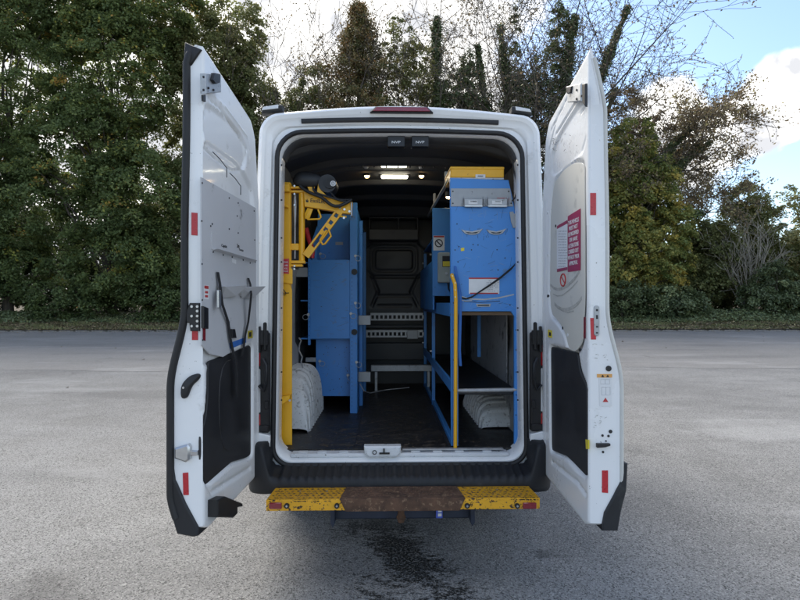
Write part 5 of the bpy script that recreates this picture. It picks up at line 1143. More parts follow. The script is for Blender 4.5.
# edge lip (painted), tape, locks and stickers
mb = MB(); mb.tube([D.w(D.W + .008, z, door_T(z, D.side) + .003) for z in np.linspace(.72, 2.84, 60)], .010, 8); mb.build('edge_lip', mat('cream edge paint', (.60, .59, .55), .4, var=.05), R_, 60)
D.jplate('reflector', [(590.3, 193), (596, 193), (596, 215), (590.3, 215)], REDR, R_, label='red reflective strip high on the edge')
D.jplate('reflector', [(590.3, 318), (595, 318), (596, 339.5), (591, 339.5)], REDR, R_, label='red reflective strip beside the slotted lock plate')
D.plate('reflector', [(584, 317), (585.6, 317), (585.6, 338.5), (584, 338)], REDD, R_, -.003, .002, 0)
D.jplate('reflector', [(602, 470.5), (608, 470.5), (608, 493), (602, 492.5)], REDR, R_, label='red reflective strip low on the edge')
t0, z0 = D.jpx(593.7, 336); t1, z1 = D.jpx(599, 305.5); mb = MB(); mb.prism(rrect(t0, z0, t1, z1, abs(t1 - t0) * .48, 5), D.jfr(), -.001, .006, .002); pl_ = mb.build('slotted_lock_plate', STEELD, R_, 40)
for (y, h_) in ((309, 2.2), (315, 4), (326, 1.5), (332, 1.5)):
    O, ex, ey, en = D.jfr(.0062); a_ = D.jpx(595.5, y); b_ = D.jpx(597.5, y + h_); mb = MB(); mb.prism([(a_[0], a_[1]), (b_[0], a_[1]), (b_[0], b_[1]), (a_[0], b_[1])], D.jfr(.006), 0, .001, 0); mb.build('lock_slot', INK, pl_)
def jdisc(x, y, r, name, m, th=.002, par=R_, off=0., n=16):
    t, z = D.jpx(x, y); O, ex, ey, en = D.jfr(off); c = O + ex * t + ey * z; mb = MB(); mb.cyl(c - en * .001, c + en * th, r, n); return mb.build(name, m, par, 40)
jdisc(608.5, 368.5, .014, 'rubber_plug', RUBBER, .004)
D.jplate('orange_sticker', [(597, 374), (612, 374), (612, 377.5), (597, 377.5)], ORAN, R_)
for x in (601, 606): D.jplate('sticker_print', [(x, 377), (x + 1.5, 374.6), (x + 3, 377)], INK, R_, .0026, 0, .001)
st_ = D.jplate('paper_sticker', [(599, 378.5), (611.5, 378.5), (611.5, 406), (599.5, 406)], WHITE, R_, .0015, 0)
for (a_, b_, c_, d_) in ((600.5, 379.5, 609.5, 384), (601.5, 387, 610, 395)):
    pts = [(a_, b_), (c_, b_), (c_, d_), (a_, d_)]; mb = MB(); O, ex, ey, en = D.jfr(.002); pq = [D.jpx(*p) for p in pts]; mb.tube([O + ex * p[0] + ey * p[1] for p in pq], .0009, 4, True)
    e1, e2 = D.jpx((a_ + c_) / 2, b_), D.jpx((a_ + c_) / 2, d_); mb.tube([O + ex * e1[0] + ey * e1[1], O + ex * e2[0] + ey * e2[1]], .0008, 4); mb.build('sticker_drawing', LG, R_)
D.jplate('warning_triangle', [(602.5, 402), (605.3, 397.5), (608.2, 402)], REDINK, R_, .0026, 0, .0)
for (x, y, r) in ((610.5, 431.5, .009), (608.5, 436, .006), (602.5, 435.5, .006), (603, 452, .006), (606, 441, .004)): jdisc(x, y, r, 'screw_hole', INK, .0015)
D.jplate('edge_latch', [(596, 443), (609, 443), (609, 445), (604, 446.5), (596, 447)], BLACKM, R_, .02, .003)
D.plate('yellow_tag', [(586.5, 439.5), (589.5, 440), (589.5, 449), (587, 449)], YELS, R_, -.004, .006)
clad(D, [(626.8, 463), (625.5, 490), (620, 512), (617, 530), (601.5, 530), (601.5, 525), (604, 512), (614, 494), (621, 478), (624, 463)], R_)
g = random.Random(21)
for dd, ob, xs_2 in ((D2, R_, (592, 606)),):
    for i in range(22):
        x, y = g.uniform(592, 608), g.uniform(343, 362) if i % 2 else g.uniform(415, 430); t, z = dd.jpx(x, y); O, ex, ey, en = dd.jfr(.0); c = O + ex * t + ey * z; mb = MB(); mb.ribbon([c, c + ex * g.uniform(.003, .012) + ey * g.uniform(-.006, .006)], Z_ * .002, .0006, en); mb.build('paint_chip', SCUFF, ob)
# ------------------------------------------------------------------ right rack
DKB = BLUE
Yr = .17
rk = thing('tool_rack', 'blue tool rack on the right, its front panel carrying white labels and straps', 'rack', (P(485, 446, Yr).x, Yr, FZ), 'blue racks inside the van')
pan = [(450, 178), (508.5, 180), (512, 195), (516, 215), (518.8, 240), (519.5, 446), (514.3, 446), (514.3, 316), (511, 311.5), (462, 311.5), (458.3, 314), (458.3, 446), (451.2, 446)]
b = MB(); b.prism(pp(pan, Yr), XZ(Yr), -.028, 0, .002); pn_ = b.build('front_panel', BLUE, rk, 40)
for ed in ([(450.1, 209), (451.2, 209), (452.4, 445), (451.3, 445)], [(518.2, 242), (519.3, 242), (519.4, 445), (518.4, 445)], [(459, 309.6), (511, 309.6), (511, 311.2), (459, 311.2)]):
    b = MB(); b.prism(pp(ed, Yr), XZ(Yr), 0, .006, .002); b.build('folded_edge', BLUE, rk, 40)
gp = MB(); gp.prism(pp([(450.8, 188.5), (510, 188.5), (513, 206.5), (450.8, 206.5)], Yr), XZ(Yr), 0, .004, .001); gp_ = gp.build('grey_plate', GREY, rk)
def fplate(name, pts, m, par, Y, th=.002, ch=0., label=None):
    b = MB(); b.prism(pp(pts, Y), XZ(Y), 0, th, ch); return b.build(name, m, par, 40, label)
for x, y in ((452.8, 191.5), (452.8, 203.5), (508.5, 191.5), (511, 203.5)):
    c = P(x, y, Yr); MB().cyl((c.x, Yr - .004, c.z), (c.x, Yr - .007, c.z), .005, 8).build('rivet', INK, gp_)
for x0_, x1_ in ((464, 482), (487.5, 506.5)):   # cup handles with paper labels
    a_, c_ = P(x0_, 206.8, Yr), P(x1_, 199, Yr)
    b = MB(); b.prism([(a_.x, a_.z), (c_.x, a_.z), (c_.x + .004, c_.z), (a_.x - .004, c_.z)], XZ(Yr - .004), 0, .022, .005); h_ = b.build('cup_handle', STEELD, gp_, 40)
    MB().box((a_.x, Yr - .026, a_.z - .004), (c_.x, Yr - .018, a_.z + .006), .002).build('handle_lip', STEEL, h_)
    b = MB(); b.tube([Vector((a_.x - .006, Yr - .006, c_.z + .014)), Vector((a_.x - .012, Yr - .012, a_.z + .01)), Vector((a_.x + .006, Yr - .02, a_.z - .002)), Vector((c_.x - .006, Yr - .02, a_.z - .002)), Vector((c_.x + .012, Yr - .012, a_.z + .01)), Vector((c_.x + .006, Yr - .006, c_.z + .014))], .0045, 6); b.build('wire_loop', STEELD, h_, 60)
    fplate('paper_label', [(x0_ + 4.5, 200.5), (x1_ - 4.5, 200.5), (x1_ - 4.5, 204), (x0_ + 4.5, 204)], WHITE, gp_, Yr - .0265, .0008)
c = P((464 + 482) / 2, 202.3, Yr); text('label_text', 'HAMMER', .011, (c.x, Yr - .0275, c.z), X_, Z_, INK, gp_); c = P(497, 202.3, Yr); text('label_text', 'TOOLS', .011, (c.x, Yr - .0275, c.z), X_, Z_, INK, gp_)
fplate('red_cross_sticker', [(505.7, 198), (509, 198), (509, 202), (505.7, 202)], REDINK, gp_, Yr - .004, .001); 
fplate('sticker_cross', [(506.9, 198.4), (507.8, 198.4), (507.8, 201.6), (506.9, 201.6)], WHITE, gp_, Yr - .0051, .0005); fplate('sticker_cross', [(506, 199.6), (508.7, 199.6), (508.7, 200.5), (506, 200.5)], WHITE, gp_, Yr - .0052, .0005)
fplate('red_print', [(497, 197.8), (505, 197.8), (505, 199), (497, 199)], REDINK, gp_, Yr - .004, .001)
bk = MB(); bk.prism(pp([(509.5, 212), (513, 211.5), (514, 214), (522.5, 213), (522.5, 220.5), (517, 221), (517.5, 227.5), (513, 228), (511, 222)], Yr - .005), XZ(Yr - .004), 0, .006, .001); bk_ = bk.build('side_bracket', GREY, rk, 40)
for x, y in ((513.5, 214.5), (516, 224.5), (520.5, 216)): c = P(x, y, Yr); MB().cyl((c.x, Yr - .010, c.z), (c.x, Yr - .014, c.z), .005, 8).build('bolt_head', STEELD, bk_)
for x0_, x1_ in ((461, 483), (486, 506.5)):      # torn curved slots with bright metal lips
    out = [(x0_, 229.5), (x0_ + 4, 230.4), ((x0_ + x1_) / 2 - 3, 230.9), ((x0_ + x1_) / 2, 231.5), ((x0_ + x1_) / 2 + 3, 230.6), (x1_ - 4, 229.8), (x1_, 228.5), (x1_ - 4, 233.5), (x1_ - 8, 234.8), (x0_ + 8, 234.8), (x0_ + 3.5, 233.5)]
    o = fplate('hand_slot', out, STEELD, rk, Yr, .006, .002)
    fplate('slot_hole', [(x0_ + 4, 231.8), ((x0_ + x1_) / 2, 232.6), (x1_ - 4, 231.5), (x1_ - 7, 233.4), (x0_ + 7, 233.4)], INK, o, Yr - .0062, .0008)
    b = MB(); g = random.Random(int(x0_))
    for k_ in range(9):
        x = g.uniform(x0_ - 2, x1_ + 2); p = P(x, g.uniform(226, 238), Yr); b.ribbon([Vector((p.x, Yr - .0006, p.z)), Vector((p.x + g.uniform(-.006, .006), Yr - .0006, p.z - g.uniform(.008, .03)))], X_ * .0016, .0004, -Y_)
    b.build('scratch', INK, rk)
fplate('yellow_sticker', [(460.8, 248), (464.3, 247.6), (464.3, 250.8), (460.8, 251.2)], YELS, rk, Yr, .001)
lb = fplate('paper_sheet', [(468.8, 278), (499.3, 278), (499.3, 293.8), (468.8, 293.8)], WHITE, rk, Yr, .0015)
fplate('sheet_band', [(468.8, 277.6), (499.3, 277.6), (499.3, 279), (468.8, 279)], REDINK, lb, Yr - .0016, .0005); fplate('sheet_band', [(470, 292.7), (498, 292.7), (498, 294), (470, 294)], REDINK, lb, Yr - .0016, .0005)
b = MB(); g = random.Random(6)
for r_ in range(7):
    x = 486.5
    while x < 497.5:
        w_ = g.uniform(.5, 1.8)
        if g.random() < .75: b.prism(pp([(x, 280.5 + r_ * 1.7), (x + w_, 280.5 + r_ * 1.7), (x + w_, 281.2 + r_ * 1.7), (x, 281.2 + r_ * 1.7)], Yr), XZ(Yr - .0016), 0, .0004)
        x += w_ + .6
tag(b.build('sheet_print', LG, lb), kind='stuff')
for pts, w_, mm in ((((459, 296), (470, 299), (484, 299.5), (498, 298), (514, 294.5)), .009, STEELD), (((464, 301.5), (480, 302.5), (500, 301)), .004, INK), (((460, 300), (466, 301), (472, 300.5)), .005, STEELD)):
    b = MB(); b.ribbon([Vector((P(x, y, Yr).x, Yr - .0004, P(x, y, Yr).z)) for x, y in pts], Z_ * w_, .0005, -Y_); b.build('scrape', mm, rk)
fplate('pull_slot', [(476, 303.8), (491, 303.8), (490, 306.8), (477, 306.8)], STEELD, rk, Yr, .004, .0015); fplate('slot_hole', [(477.5, 304.6), (489.5, 304.6), (489, 305.9), (478, 305.9)], INK, rk, Yr - .0042, .0006)
g = random.Random(2)
for x, y in ((458, 262), (473, 244.5), (478, 245), (497, 249.8), (471.5, 249.9), (455, 250), (510, 305), (516.5, 300), (516.8, 262), (516.8, 272), (453.5, 303), (457, 224), (515.8, 238), (515.9, 330), (516, 350), (516.2, 372), (516.2, 395), (516, 415), (453.5, 330), (453.5, 360), (453.7, 390), (453.6, 420), (458.7, 246.7), (505, 258), (498, 270)):
    c = P(x, y, Yr); MB().cyl((c.x, Yr - .0003, c.z), (c.x, Yr - .0012, c.z), .0042, 8).build('screw_hole', INK, rk)
g = random.Random(31); b = MB(); b2 = MB()
for _ in range(90):
    x, y = g.uniform(455, 515), g.choice((g.uniform(209, 228), g.uniform(236, 276), g.uniform(254, 309), g.uniform(296, 309)))
    p = P(x, y, Yr); L0 = g.uniform(.006, .06); an = g.uniform(-.5, .5) if g.random() < .7 else g.uniform(1.1, 1.9)
    (b if g.random() < .6 else b2).ribbon([Vector((p.x, Yr - .0003, p.z)), Vector((p.x + L0 * math.cos(an), Yr - .0003, p.z + L0 * math.sin(an)))], Z_ * g.uniform(.0008, .0022) if abs(an) < .6 else X_ * .0014, .0004, -Y_)
tag(b.build('scratches', mat('faded blue scratch', (.22, .33, .52), .7), rk), kind='stuff'); tag(b2.build('scratches', mat('dark scratch', (.03, .05, .10), .7), rk), kind='stuff')
# black strap across the sheet and blue strap down the left
b = MB(); b.ribbon([Vector((P(x, y, Yr - o_).x, Yr - o_, P(x, y, Yr - o_).z)) for x, y, o_ in ((515, 264.5, .004), (512, 268, .014), (500, 278, .022), (490, 285, .022), (480, 291.5, .018), (472, 297, .012), (466, 298.8, .010), (460, 297.5, .006))], [Vector((.4, 0, 1)).normalized() * w_ for w_ in (.024, .028, .026, .022, .018, .016, .012, .01)], .003, (0, -1, 0)); b.build('black_strap', STRAP, rk)
b = MB(); b.ribbon([Vector((P(x, y, Yr - o_).x, Yr - o_, P(x, y, Yr - o_).z)) for x, y, o_ in ((455, 266, .008), (456.5, 274, .02), (458.5, 284, .026), (460.5, 295, .022), (460.5, 310, .03), (460, 330, .034), (459.5, 350, .034), (460.5, 366, .03))], X_ * .017, .003, (0, -1, 0)); b.build('blue_strap', BLUES, rk)
# lower crossbar
b = MB(); p0, p1 = P(458, 390.5, Yr + .02), P(514.5, 389.5, Yr + .02); b.tube([Vector((p0.x - .01, Yr + .012, p0.z)), Vector((p1.x + .01, Yr + .012, p1.z))], .014, 10); b.build('crossbar', STEELD, rk, 60)
# deck, deep side frame running back along x ~ .36
Xs = P(451.5, 400, Yr).x; z_d = P(400, 312, Yr).z
b = MB(); b.box((Xs + .004, Yr + .03, z_d - .022), (.815, 3.0, z_d), .002); b.build('shelf', WOOD, rk)
b = MB(); b.box((Xs - .008, Yr + .03, z_d - .03), (Xs + .003, 3.0, z_d + .06), .002); b.build('shelf_lip', BLUE, rk, 40)
b = MB(); b.box((Xs, Yr + .03, FZ + .004), (Xs + .03, 3.0, FZ + .045), .003); b.build('floor_rail', BLUE, rk, 40)
b = MB(); b.box((Xs - .003, Yr + .03, FZ + .36), (Xs + .012, 3.0, FZ + .44), .003); b.build('lower_side_rail', BLUE, rk, 40)
b = MB(); b.box((Xs + .02, Yr + .05, FZ + .34), (.80, 3.0, FZ + .36), .003); b.build('lower_shelf', BULKM, rk, 40)
for y in (1.75, 2.9):
    b = MB(); b.box((Xs - .004, y, FZ), (Xs + .026, y + .03, 2.2), .002); po = b.build('post', BLUE, rk, 40)
    for k_ in range(3): c = Vector((Xs - .006, y + .012, FZ + .5 + k_ * .45)); MB().cyl(c, c - X_ * .018, .011, 10).build('ring_bolt', STEEL, po, 40)
# the second panel further in, with the no-entry sign and the meter box
Y2 = 1.2
b = MB(); b.prism(pp([(432.5, 208), (470, 208), (470, 296), (432.5, 296)], Y2), XZ(Y2), -.02, 0, .002); b.build('inner_panel', BLUE, rk, 40)
b = MB(); b.box((P(433, 300, Y2).x, Y2 + .03, z_d), (P(433, 300, Y2).x + .015, 3.0, z_d + .42), .002); b.build('side_sheet', BLUE, rk, 40)
b = MB(); b.box((Xs, 1.25, 2.22), (.80, 3.0, 2.24), .002); b.build('shelf', BLUE, rk, 40)
sg = fplate('sign_plate', [(433.3, 235.6), (444.5, 235.6), (444.5, 250.5), (433.3, 250.5)], WHITE, rk, Y2, .002, label='white sign with a struck-through black ring')
c = P(438.8, 243.2, Y2); b = MB(); b.tube([Vector((c.x + .030 * math.cos(a), Y2 - .003, c.z + .030 * math.sin(a))) for a in np.linspace(0, 6.283, 25)[:-1]], .0045, 5, True); b.tube([Vector((c.x - .02, Y2 - .003, c.z + .02)), Vector((c.x + .02, Y2 - .003, c.z - .02))], .0045, 5); b.build('ring_symbol', INK, sg)
fplate('sign_band', [(433.6, 235.8), (444.2, 235.8), (444.2, 237.4), (433.6, 237.4)], REDINK, sg, Y2 - .0021, .0005)
# grab rail standing in front of the left leg
gr_ = thing('grab_rail', 'thin yellow upright grab rail on the left leg of the right-hand rack', 'rail', (P(456, 448, Yr - .04).x, Yr - .04, FZ))
Yg = Yr - .045; b = MB(); pts = [P(452, 275, Yr - .004), P(452.3, 277, Yg), P(455.0, 284, Yg), P(455.8, 300, Yg), P(455.6, 380, Yg), P(455.3, 447.5, Yg)]; pts[0].y = Yr - .004; b.tube(pts, .0125, 10); rl = b.build('rail', YELL, gr_, 60)
for y in (276, 283, 290, 297): c = P(452.4 if y < 280 else 455, y, Yg); MB().cyl((c.x, Yg - .01, c.z), (c.x, Yg - .0145, c.z), .0035, 6).build('bolt_head', STEEL, gr_)
# meter box
mt = thing('meter_box', 'grey electrical box with yellow label beside the right rack panel', 'electrical box', (P(444, 283, Y2).x, Y2, P(444, 283, Y2).z))
a_, c_ = P(438.3, 282.5, Y2 - .08), P(452, 252.5, Y2 - .08); b = MB(); b.box((a_.x, Y2, a_.z), (c_.x, Y2 - .08, c_.z), .006); mm = mat('pale green-grey enclosure', (.36, .40, .38), .5, var=.06); b.build('enclosure', mm, mt, 40)
a_, c_ = P(442.3, 266.8, Y2 - .082), P(452, 256, Y2 - .082); MB().box((a_.x, Y2 - .08, a_.z), (c_.x, Y2 - .086, c_.z), .002).build('display', INK, mt)
a_, c_ = P(442.8, 266.3, Y2 - .087), P(452, 261.3, Y2 - .087); MB().box((a_.x, Y2 - .086, a_.z), (c_.x, Y2 - .088, c_.z)).build('yellow_label', YELS, mt)
c = P(446.3, 273.5, Y2 - .087); MB().cyl((c.x, Y2 - .08, c.z), (c.x, Y2 - .10, c.z), .011, 12).build('key_switch', STEEL, mt, 40)
MB().tube([P(448, 283, Y2 - .04), P(448.5, 289, Y2 - .05), P(452, 294, Y2 - .02)], .007, 6).build('cable', RUBBER, mt)
# yellow case on the rack
ys0 = Yr + .005; a_, c_ = P(450.5, 177.3, ys0), P(504, 168, ys0)
yc = thing('metal_case', 'shallow yellow metal case lying on top of the right-hand rack', 'case', (a_.x, ys0, a_.z))
b = MB(); b.box((a_.x, ys0, a_.z), (c_.x, ys0 + .34, c_.z - .006), .004); b.build('body', YELL, yc, 40)
MB().box((a_.x - .003, ys0 - .004, c_.z - .010), (c_.x + .002, ys0 + .345, c_.z + .008), .004).build('lid', YELL, yc, 40)
MB().box((a_.x - .003, ys0 - .002, a_.z - .014), (c_.x, ys0 + .10, a_.z - .001), .002).build('base_runner', STEELD, yc)
fplate('paper_label', [(475.5, 174.5), (485.3, 174.5), (485.3, 178), (475.5, 178)], WHITE, yc, ys0, .0015); c = P(480.4, 176.3, ys0); text('label_text', 'SPARES', .011, (c.x, ys0 - .0022, c.z), X_, Z_, INK, yc)
# handrail along the ceiling
hr = thing('ceiling_rail', 'grey rail running forward under the van roof above the right rack', 'rail', tuple(P(452, 180, .5)))
b = MB(); b.tube([P(450, 178, .3), P(433, 207, 1.35), P(428, 216, 2.6)], .012, 8); b.build('rail', STEELD, hr, 60)
for t_ in ((446, 184, .55), (434.5, 204, 1.28)): p = P(*t_); MB().box((p.x - .01, p.y - .01, p.z), (p.x + .01, p.y + .01, p.z + .09), .002).build('bracket', STEELD, hr)

# things behind the front panel: plywood side and upright, dark bin
pl2 = thing('plywood_lining', 'grey worn plywood sheet against the right wall beneath the rack', 'plywood sheet', (.83, 1.3, FZ)); 
MB().box((.822, .75, FZ + .27), (.832, 2.6, 1.60), .002).build('sheet', WALLG, pl2)
p = P(479, 357, 1.15); MB().box((p.x - .014, 1.14, p.z), (p.x + .014, 1.16, z_d - .02), .002).build('hanging_post', BLUE, rk, 40)

# ------------------------------------------------------------------ left rack
Yl = 1.37
lr = thing('tool_rack', 'blue rack on the left behind the hoist, with flat cabinet door and perforated post', 'rack', (P(330, 410, Yl).x, Yl, FZ), 'blue racks inside the van')
b = MB(); b.prism(pp([(310.5, 260), (350, 260), (350, 338.5), (310.5, 338.5)], Yl), XZ(Yl - .012), -.012, .004, .002); cd = b.build('cabinet_door', BLUE, lr, 40)
b = MB(); b.prism(pp([(308.2, 258.5), (310.6, 258.5), (310.6, 345), (308.2, 345)], Yl), XZ(Yl - .005), -.03, .012, .002); lp_ = b.build('post', BLUE, lr, 40)
b = MB(); b.prism(pp([(350, 207), (353.4, 203), (357.3, 203), (357.3, 413), (350.2, 413)], Yl), XZ(Yl - .01), -.03, .012, .002); fp = b.build('post', BLUE, lr, 40, 'tall post')
for par, px in ((fp, 351.9), (lp_, 309.4)):
    y = 262
    while y < (408 if par is fp else 342):
        c = P(px, y, Yl - .022); MB().cyl((c.x, Yl - .0215, c.z), (c.x, Yl - .0228, c.z), .0033, 6).build('post_hole', INK, par); y += 4.0 if par is fp else 4.6
b = MB(); b.prism(pp([(318, 214), (351, 214), (351, 262), (316, 262)], Yl + .30), XZ(Yl + .3), -.012, 0); b.build('back_sheet', BLUE, lr)
fplate('small_tag', [(335.5, 242), (343, 242), (343, 245), (335.5, 245)], GREY, lr, Yl + .298, .001)
b = MB(); b.prism(pp([(316, 338), (352, 338), (352, 396), (316, 396)], Yl + .12), XZ(Yl + .12), -.012, 0); b.build('lower_panel', BLUE, lr)
g = random.Random(4)
for _ in range(30):
    c = P(g.uniform(322, 350), g.uniform(343, 392), Yl + .12); MB().cyl((c.x, Yl + .12, c.z), (c.x, Yl + .1188, c.z), g.uniform(.002, .005), 6).build('paint_chip', INK, lr)
g = random.Random(33); b = MB()
for _ in range(50):
    p = P(g.uniform(312, 346), g.uniform(263, 336), Yl); L0 = g.uniform(.008, .07); an = g.uniform(-.6, .6)
    b.ribbon([Vector((p.x, Yl - .0162, p.z)), Vector((p.x + L0 * math.cos(an), Yl - .0162, p.z + L0 * math.sin(an)))], Z_ * g.uniform(.001, .0028), .0004, -Y_)
tag(b.build('scratches', mat('dull blue scratch', (.10, .16, .30), .7), lr), kind='stuff')
Xe = P(357.5, 300, Yl).x
b = MB(); b.box((Xe - .012, Yl + .03, FZ), (Xe, BY - .05, 2.45), .0); b.build('side_sheet', BLUE, lr)
b = MB(); b.box((Xe, Yl + .35, FZ), (Xe + .03, Yl + .39, 2.40), .002); b.build('post', BLUE, lr, 40)
b = MB(); b.box((Xe, Yl + 1.2, FZ), (Xe + .03, Yl + 1.24, 2.40), .002); b.build('post', BLUE, lr, 40)
for z_ in (P(350, 262, Yl).z, P(350, 338, Yl).z, P(350, 300, Yl).z):
    MB().box((-.83, Yl + .01, z_ - .012), (Xe - .013, BY - .06, z_), .002).build('shelf', BLUE, lr, 40)
b = MB(); b.prism(pp([(312, 240), (317, 226), (317, 262), (312, 262)], Yl + .05), XZ(Yl + .05), -.3, 0); b.build('wall_strut', BLUE, lr)
for (x, y, Y) in ((355.5, 256, Yl - .02), (355.5, 303, Yl - .02), (308.5, 314.5, Yl - .02), (351, 313.5, Yl - .02), (356.5, 362, Yl - .02), (320.5, 254, Yl + .1), (320, 361, Yl + .1), (348, 375, Yl + .1)):
    c = P(x, y, Y); o = MB().cyl((c.x, Y, c.z), (c.x, Y - .018, c.z), .012, 12).build('ring_bolt', STEELD, lr, 40)
    s_ = -1 if x < 312 else 1; MB().tube([Vector((c.x + s_ * .022 + .024 * math.cos(a), Y - .02, c.z - .022 + .022 * math.sin(a))) for a in np.linspace(0, 6.283, 17)[:-1]], .0022, 5, True).build('pull_ring', STEELD, lr)
for (x0_, y0_, x1_, y1_, Y) in ((296, 267.5, 308, 277, Yl), (305.5, 357.5, 316, 362, Yl + .1), (358.5, 315.5, 370.5, 325, Yl + .2), (358.5, 372, 370.5, 382, Yl + .2)):
    a_, c_ = P(x0_, y1_, Y), P(x1_, y0_, Y); MB().box((a_.x, Y, a_.z), (c_.x, Y + .03, c_.z), .003).build('grey_bracket', GREY, lr, 40)
for y in (272, 332):
    c = P(354.5, y, Yl - .02); MB().cyl((c.x, Yl - .02, c.z), (c.x, Yl - .04, c.z), .026, 14).build('rubber_stop', RUBBER, lr, 40)
MB().tube([P(360, 384, 1.2), P(364, 391, 1.1), P(370, 393, 1.2), P(385, 390, 1.4), P(409, 387.5, 1.5)], .004, 6).build('loose_cable', STEELD, van)
# perforated rails in front of the bulkhead and the grey floor bar
for (px0, px1, y0_, y1_, Y, nh, lab) in ((370.5, 423, 313.5, 320.5, 2.9, 12, 'upper perforated grey rail across the bulkhead'), (362.5, 423, 330.5, 337.5, 2.9, 14, 'lower perforated grey rail with a small grey block at its right end')):
    a_, c_ = P(px0, y1_, Y), P(px1, y0_, Y); r_ = thing('slotted_rail', lab, 'rail', (a_.x, Y, a_.z), 'slotted rails at the bulkhead'); w_ = c_.x - a_.x; h_ = c_.z - a_.z
    b = MB(); b.box((a_.x, Y, a_.z), (c_.x, Y + .02, a_.z + h_ * .25), .001); b.box((a_.x, Y, c_.z - h_ * .25), (c_.x, Y + .02, c_.z), .001)
    for k_ in range(nh + 1): x = a_.x + w_ * k_ / nh; b.box((x - .010, Y + .001, a_.z + h_ * .25), (x + .010, Y + .019, c_.z - h_ * .25))
    b.build('rail', STEELD, r_); MB().box((a_.x, Y, c_.z), (c_.x, Y + .12, c_.z + .006)).build('flange', STEELD, r_)
    if y0_ > 325: e0, e1 = P(407, 339, Y - .03), P(418, 330, Y - .03); MB().box((e0.x, Y - .03, e0.z), (e1.x, Y - .001, e1.z), .004).build('block', GREY, r_, 40)
a_, c_ = P(371, 371.5, 2.6), P(432, 365, 2.6); fb = thing('floor_bar', 'pale grey flat bar lying across the floor at the front of the load space', 'bar', (a_.x, 2.6, FZ)); MB().box((a_.x, 2.6, a_.z), (c_.x, 2.66, c_.z), .004).build('bar', STEELD, fb, 40)
for x in (a_.x + .04, c_.x - .05): MB().box((x, 2.61, FZ), (x + .03, 2.65, a_.z - .001), .002).build('foot', STEELD, fb)
for (y0_, y1_) in ((325, 328), (343, 360)): a_, c_ = P(364, y1_, 3.05), P(428, y0_, 3.05); MB().box((a_.x, 3.05, a_.z), (c_.x, 3.12, c_.z), .004).build('step_panel', BULKM, van, 40)

# ------------------------------------------------------------------ the hoist
Yc = .26
ho = thing('hoist_crane', 'yellow swing-arm hoist with black winch standing inside the left rear corner of the van', 'hoist', (P(286, 444, Yc).x, Yc, FZ))
b = MB(); a_, c_ = P(281.5, 445, Yc), P(290.5, 182, Yc); b.box((a_.x, Yc, FZ), (c_.x, Yc + .06, c_.z), .005); b.build('mast', YELL, ho, 40)
b = MB(); a_ = P(279, 445, Yc); b.prism(pp([(279.5, 445), (292, 445), (292, 290), (289.5, 284), (280.5, 282), (278.8, 290)], Yc - .006), XZ(Yc - .001), 0, .006, .002); b.prism(pp([(276.8, 282), (292.5, 284), (292.5, 270), (291, 268), (277.5, 268)], Yc - .012), XZ(Yc - .006), 0, .012, .002); b.build('mast_sleeve', YELL, ho, 40)
b = MB(); b.prism(pp([(277, 396.5), (291, 394.5), (291, 398), (283, 404), (277, 403)], Yc - .02), XZ(Yc - .008), 0, .05, .003); b.build('foot_bracket', YELL, ho, 40)
b = MB(); b.prism(pp([(280, 189), (283, 184), (289.8, 184), (289.8, 192), (283, 192)], Yc - .02), XZ(Yc - .002), -.01, .03, .004); b.prism(pp([(280, 202), (288, 206), (288, 208), (280, 206)], Yc - .02), XZ(Yc - .002), -.01, .03, .004); b.build('mast_bracket', YELL, ho, 40)
Yp = Yc + .02; cx_ = P(301.4, 230, Yp).x
MB().cyl((cx_, Yp + .02, P(301, 263, Yp).z), (cx_, Yp + .02, P(301, 190, Yp).z), .0205, 16).build('swing_tube', YELL, ho, 40)
for (y, th_) in ((191.5, .008), (187.5, .008), (262, .010), (265.5, .008)):
    z = P(300, y, Yp).z; MB().box((c_.x - .008, Yp - .004, z - th_), (cx_ + (.024 if y in (191.5, 262) else .008), Yp + .044, z + th_), .003).build('hinge_plate', YELL, ho, 40)
z0_, z1_ = P(300, 250, Yp).z, P(300, 243.5, Yp).z; MB().box((c_.x - .004, Yp, z0_), (cx_ - .018, Yp + .03, z1_), .002).build('link_plate', YELL, ho, 40)
p = P(294.7, 205, Yp); MB().tube([Vector((p.x, Yp + .01, P(0, y, Yp).z)) for y in (192, 200, 206, 212, 222, 240, 258)], [.005, .010, .012, .010, .006, .005, .005], 8).build('hinge_pin', STEELD, ho, 60)
for y in (186, 194, 205, 266, 269): c = P(294.5, y, Yp - .01); MB().cyl((c.x, Yp - .004, c.z), (c.x, Yp - .014, c.z), .007, 6).build('bolt_head', STEEL, ho)
for x, y in ((280.8, 197), (279.2, 274), (280, 331), (278.5, 400), (290, 400)): c = P(x, y, Yc - .01); MB().cyl((c.x, Yc - .008, c.z), (c.x, Yc - .022, c.z), .009, 6).build('bolt_head', STEEL, ho)
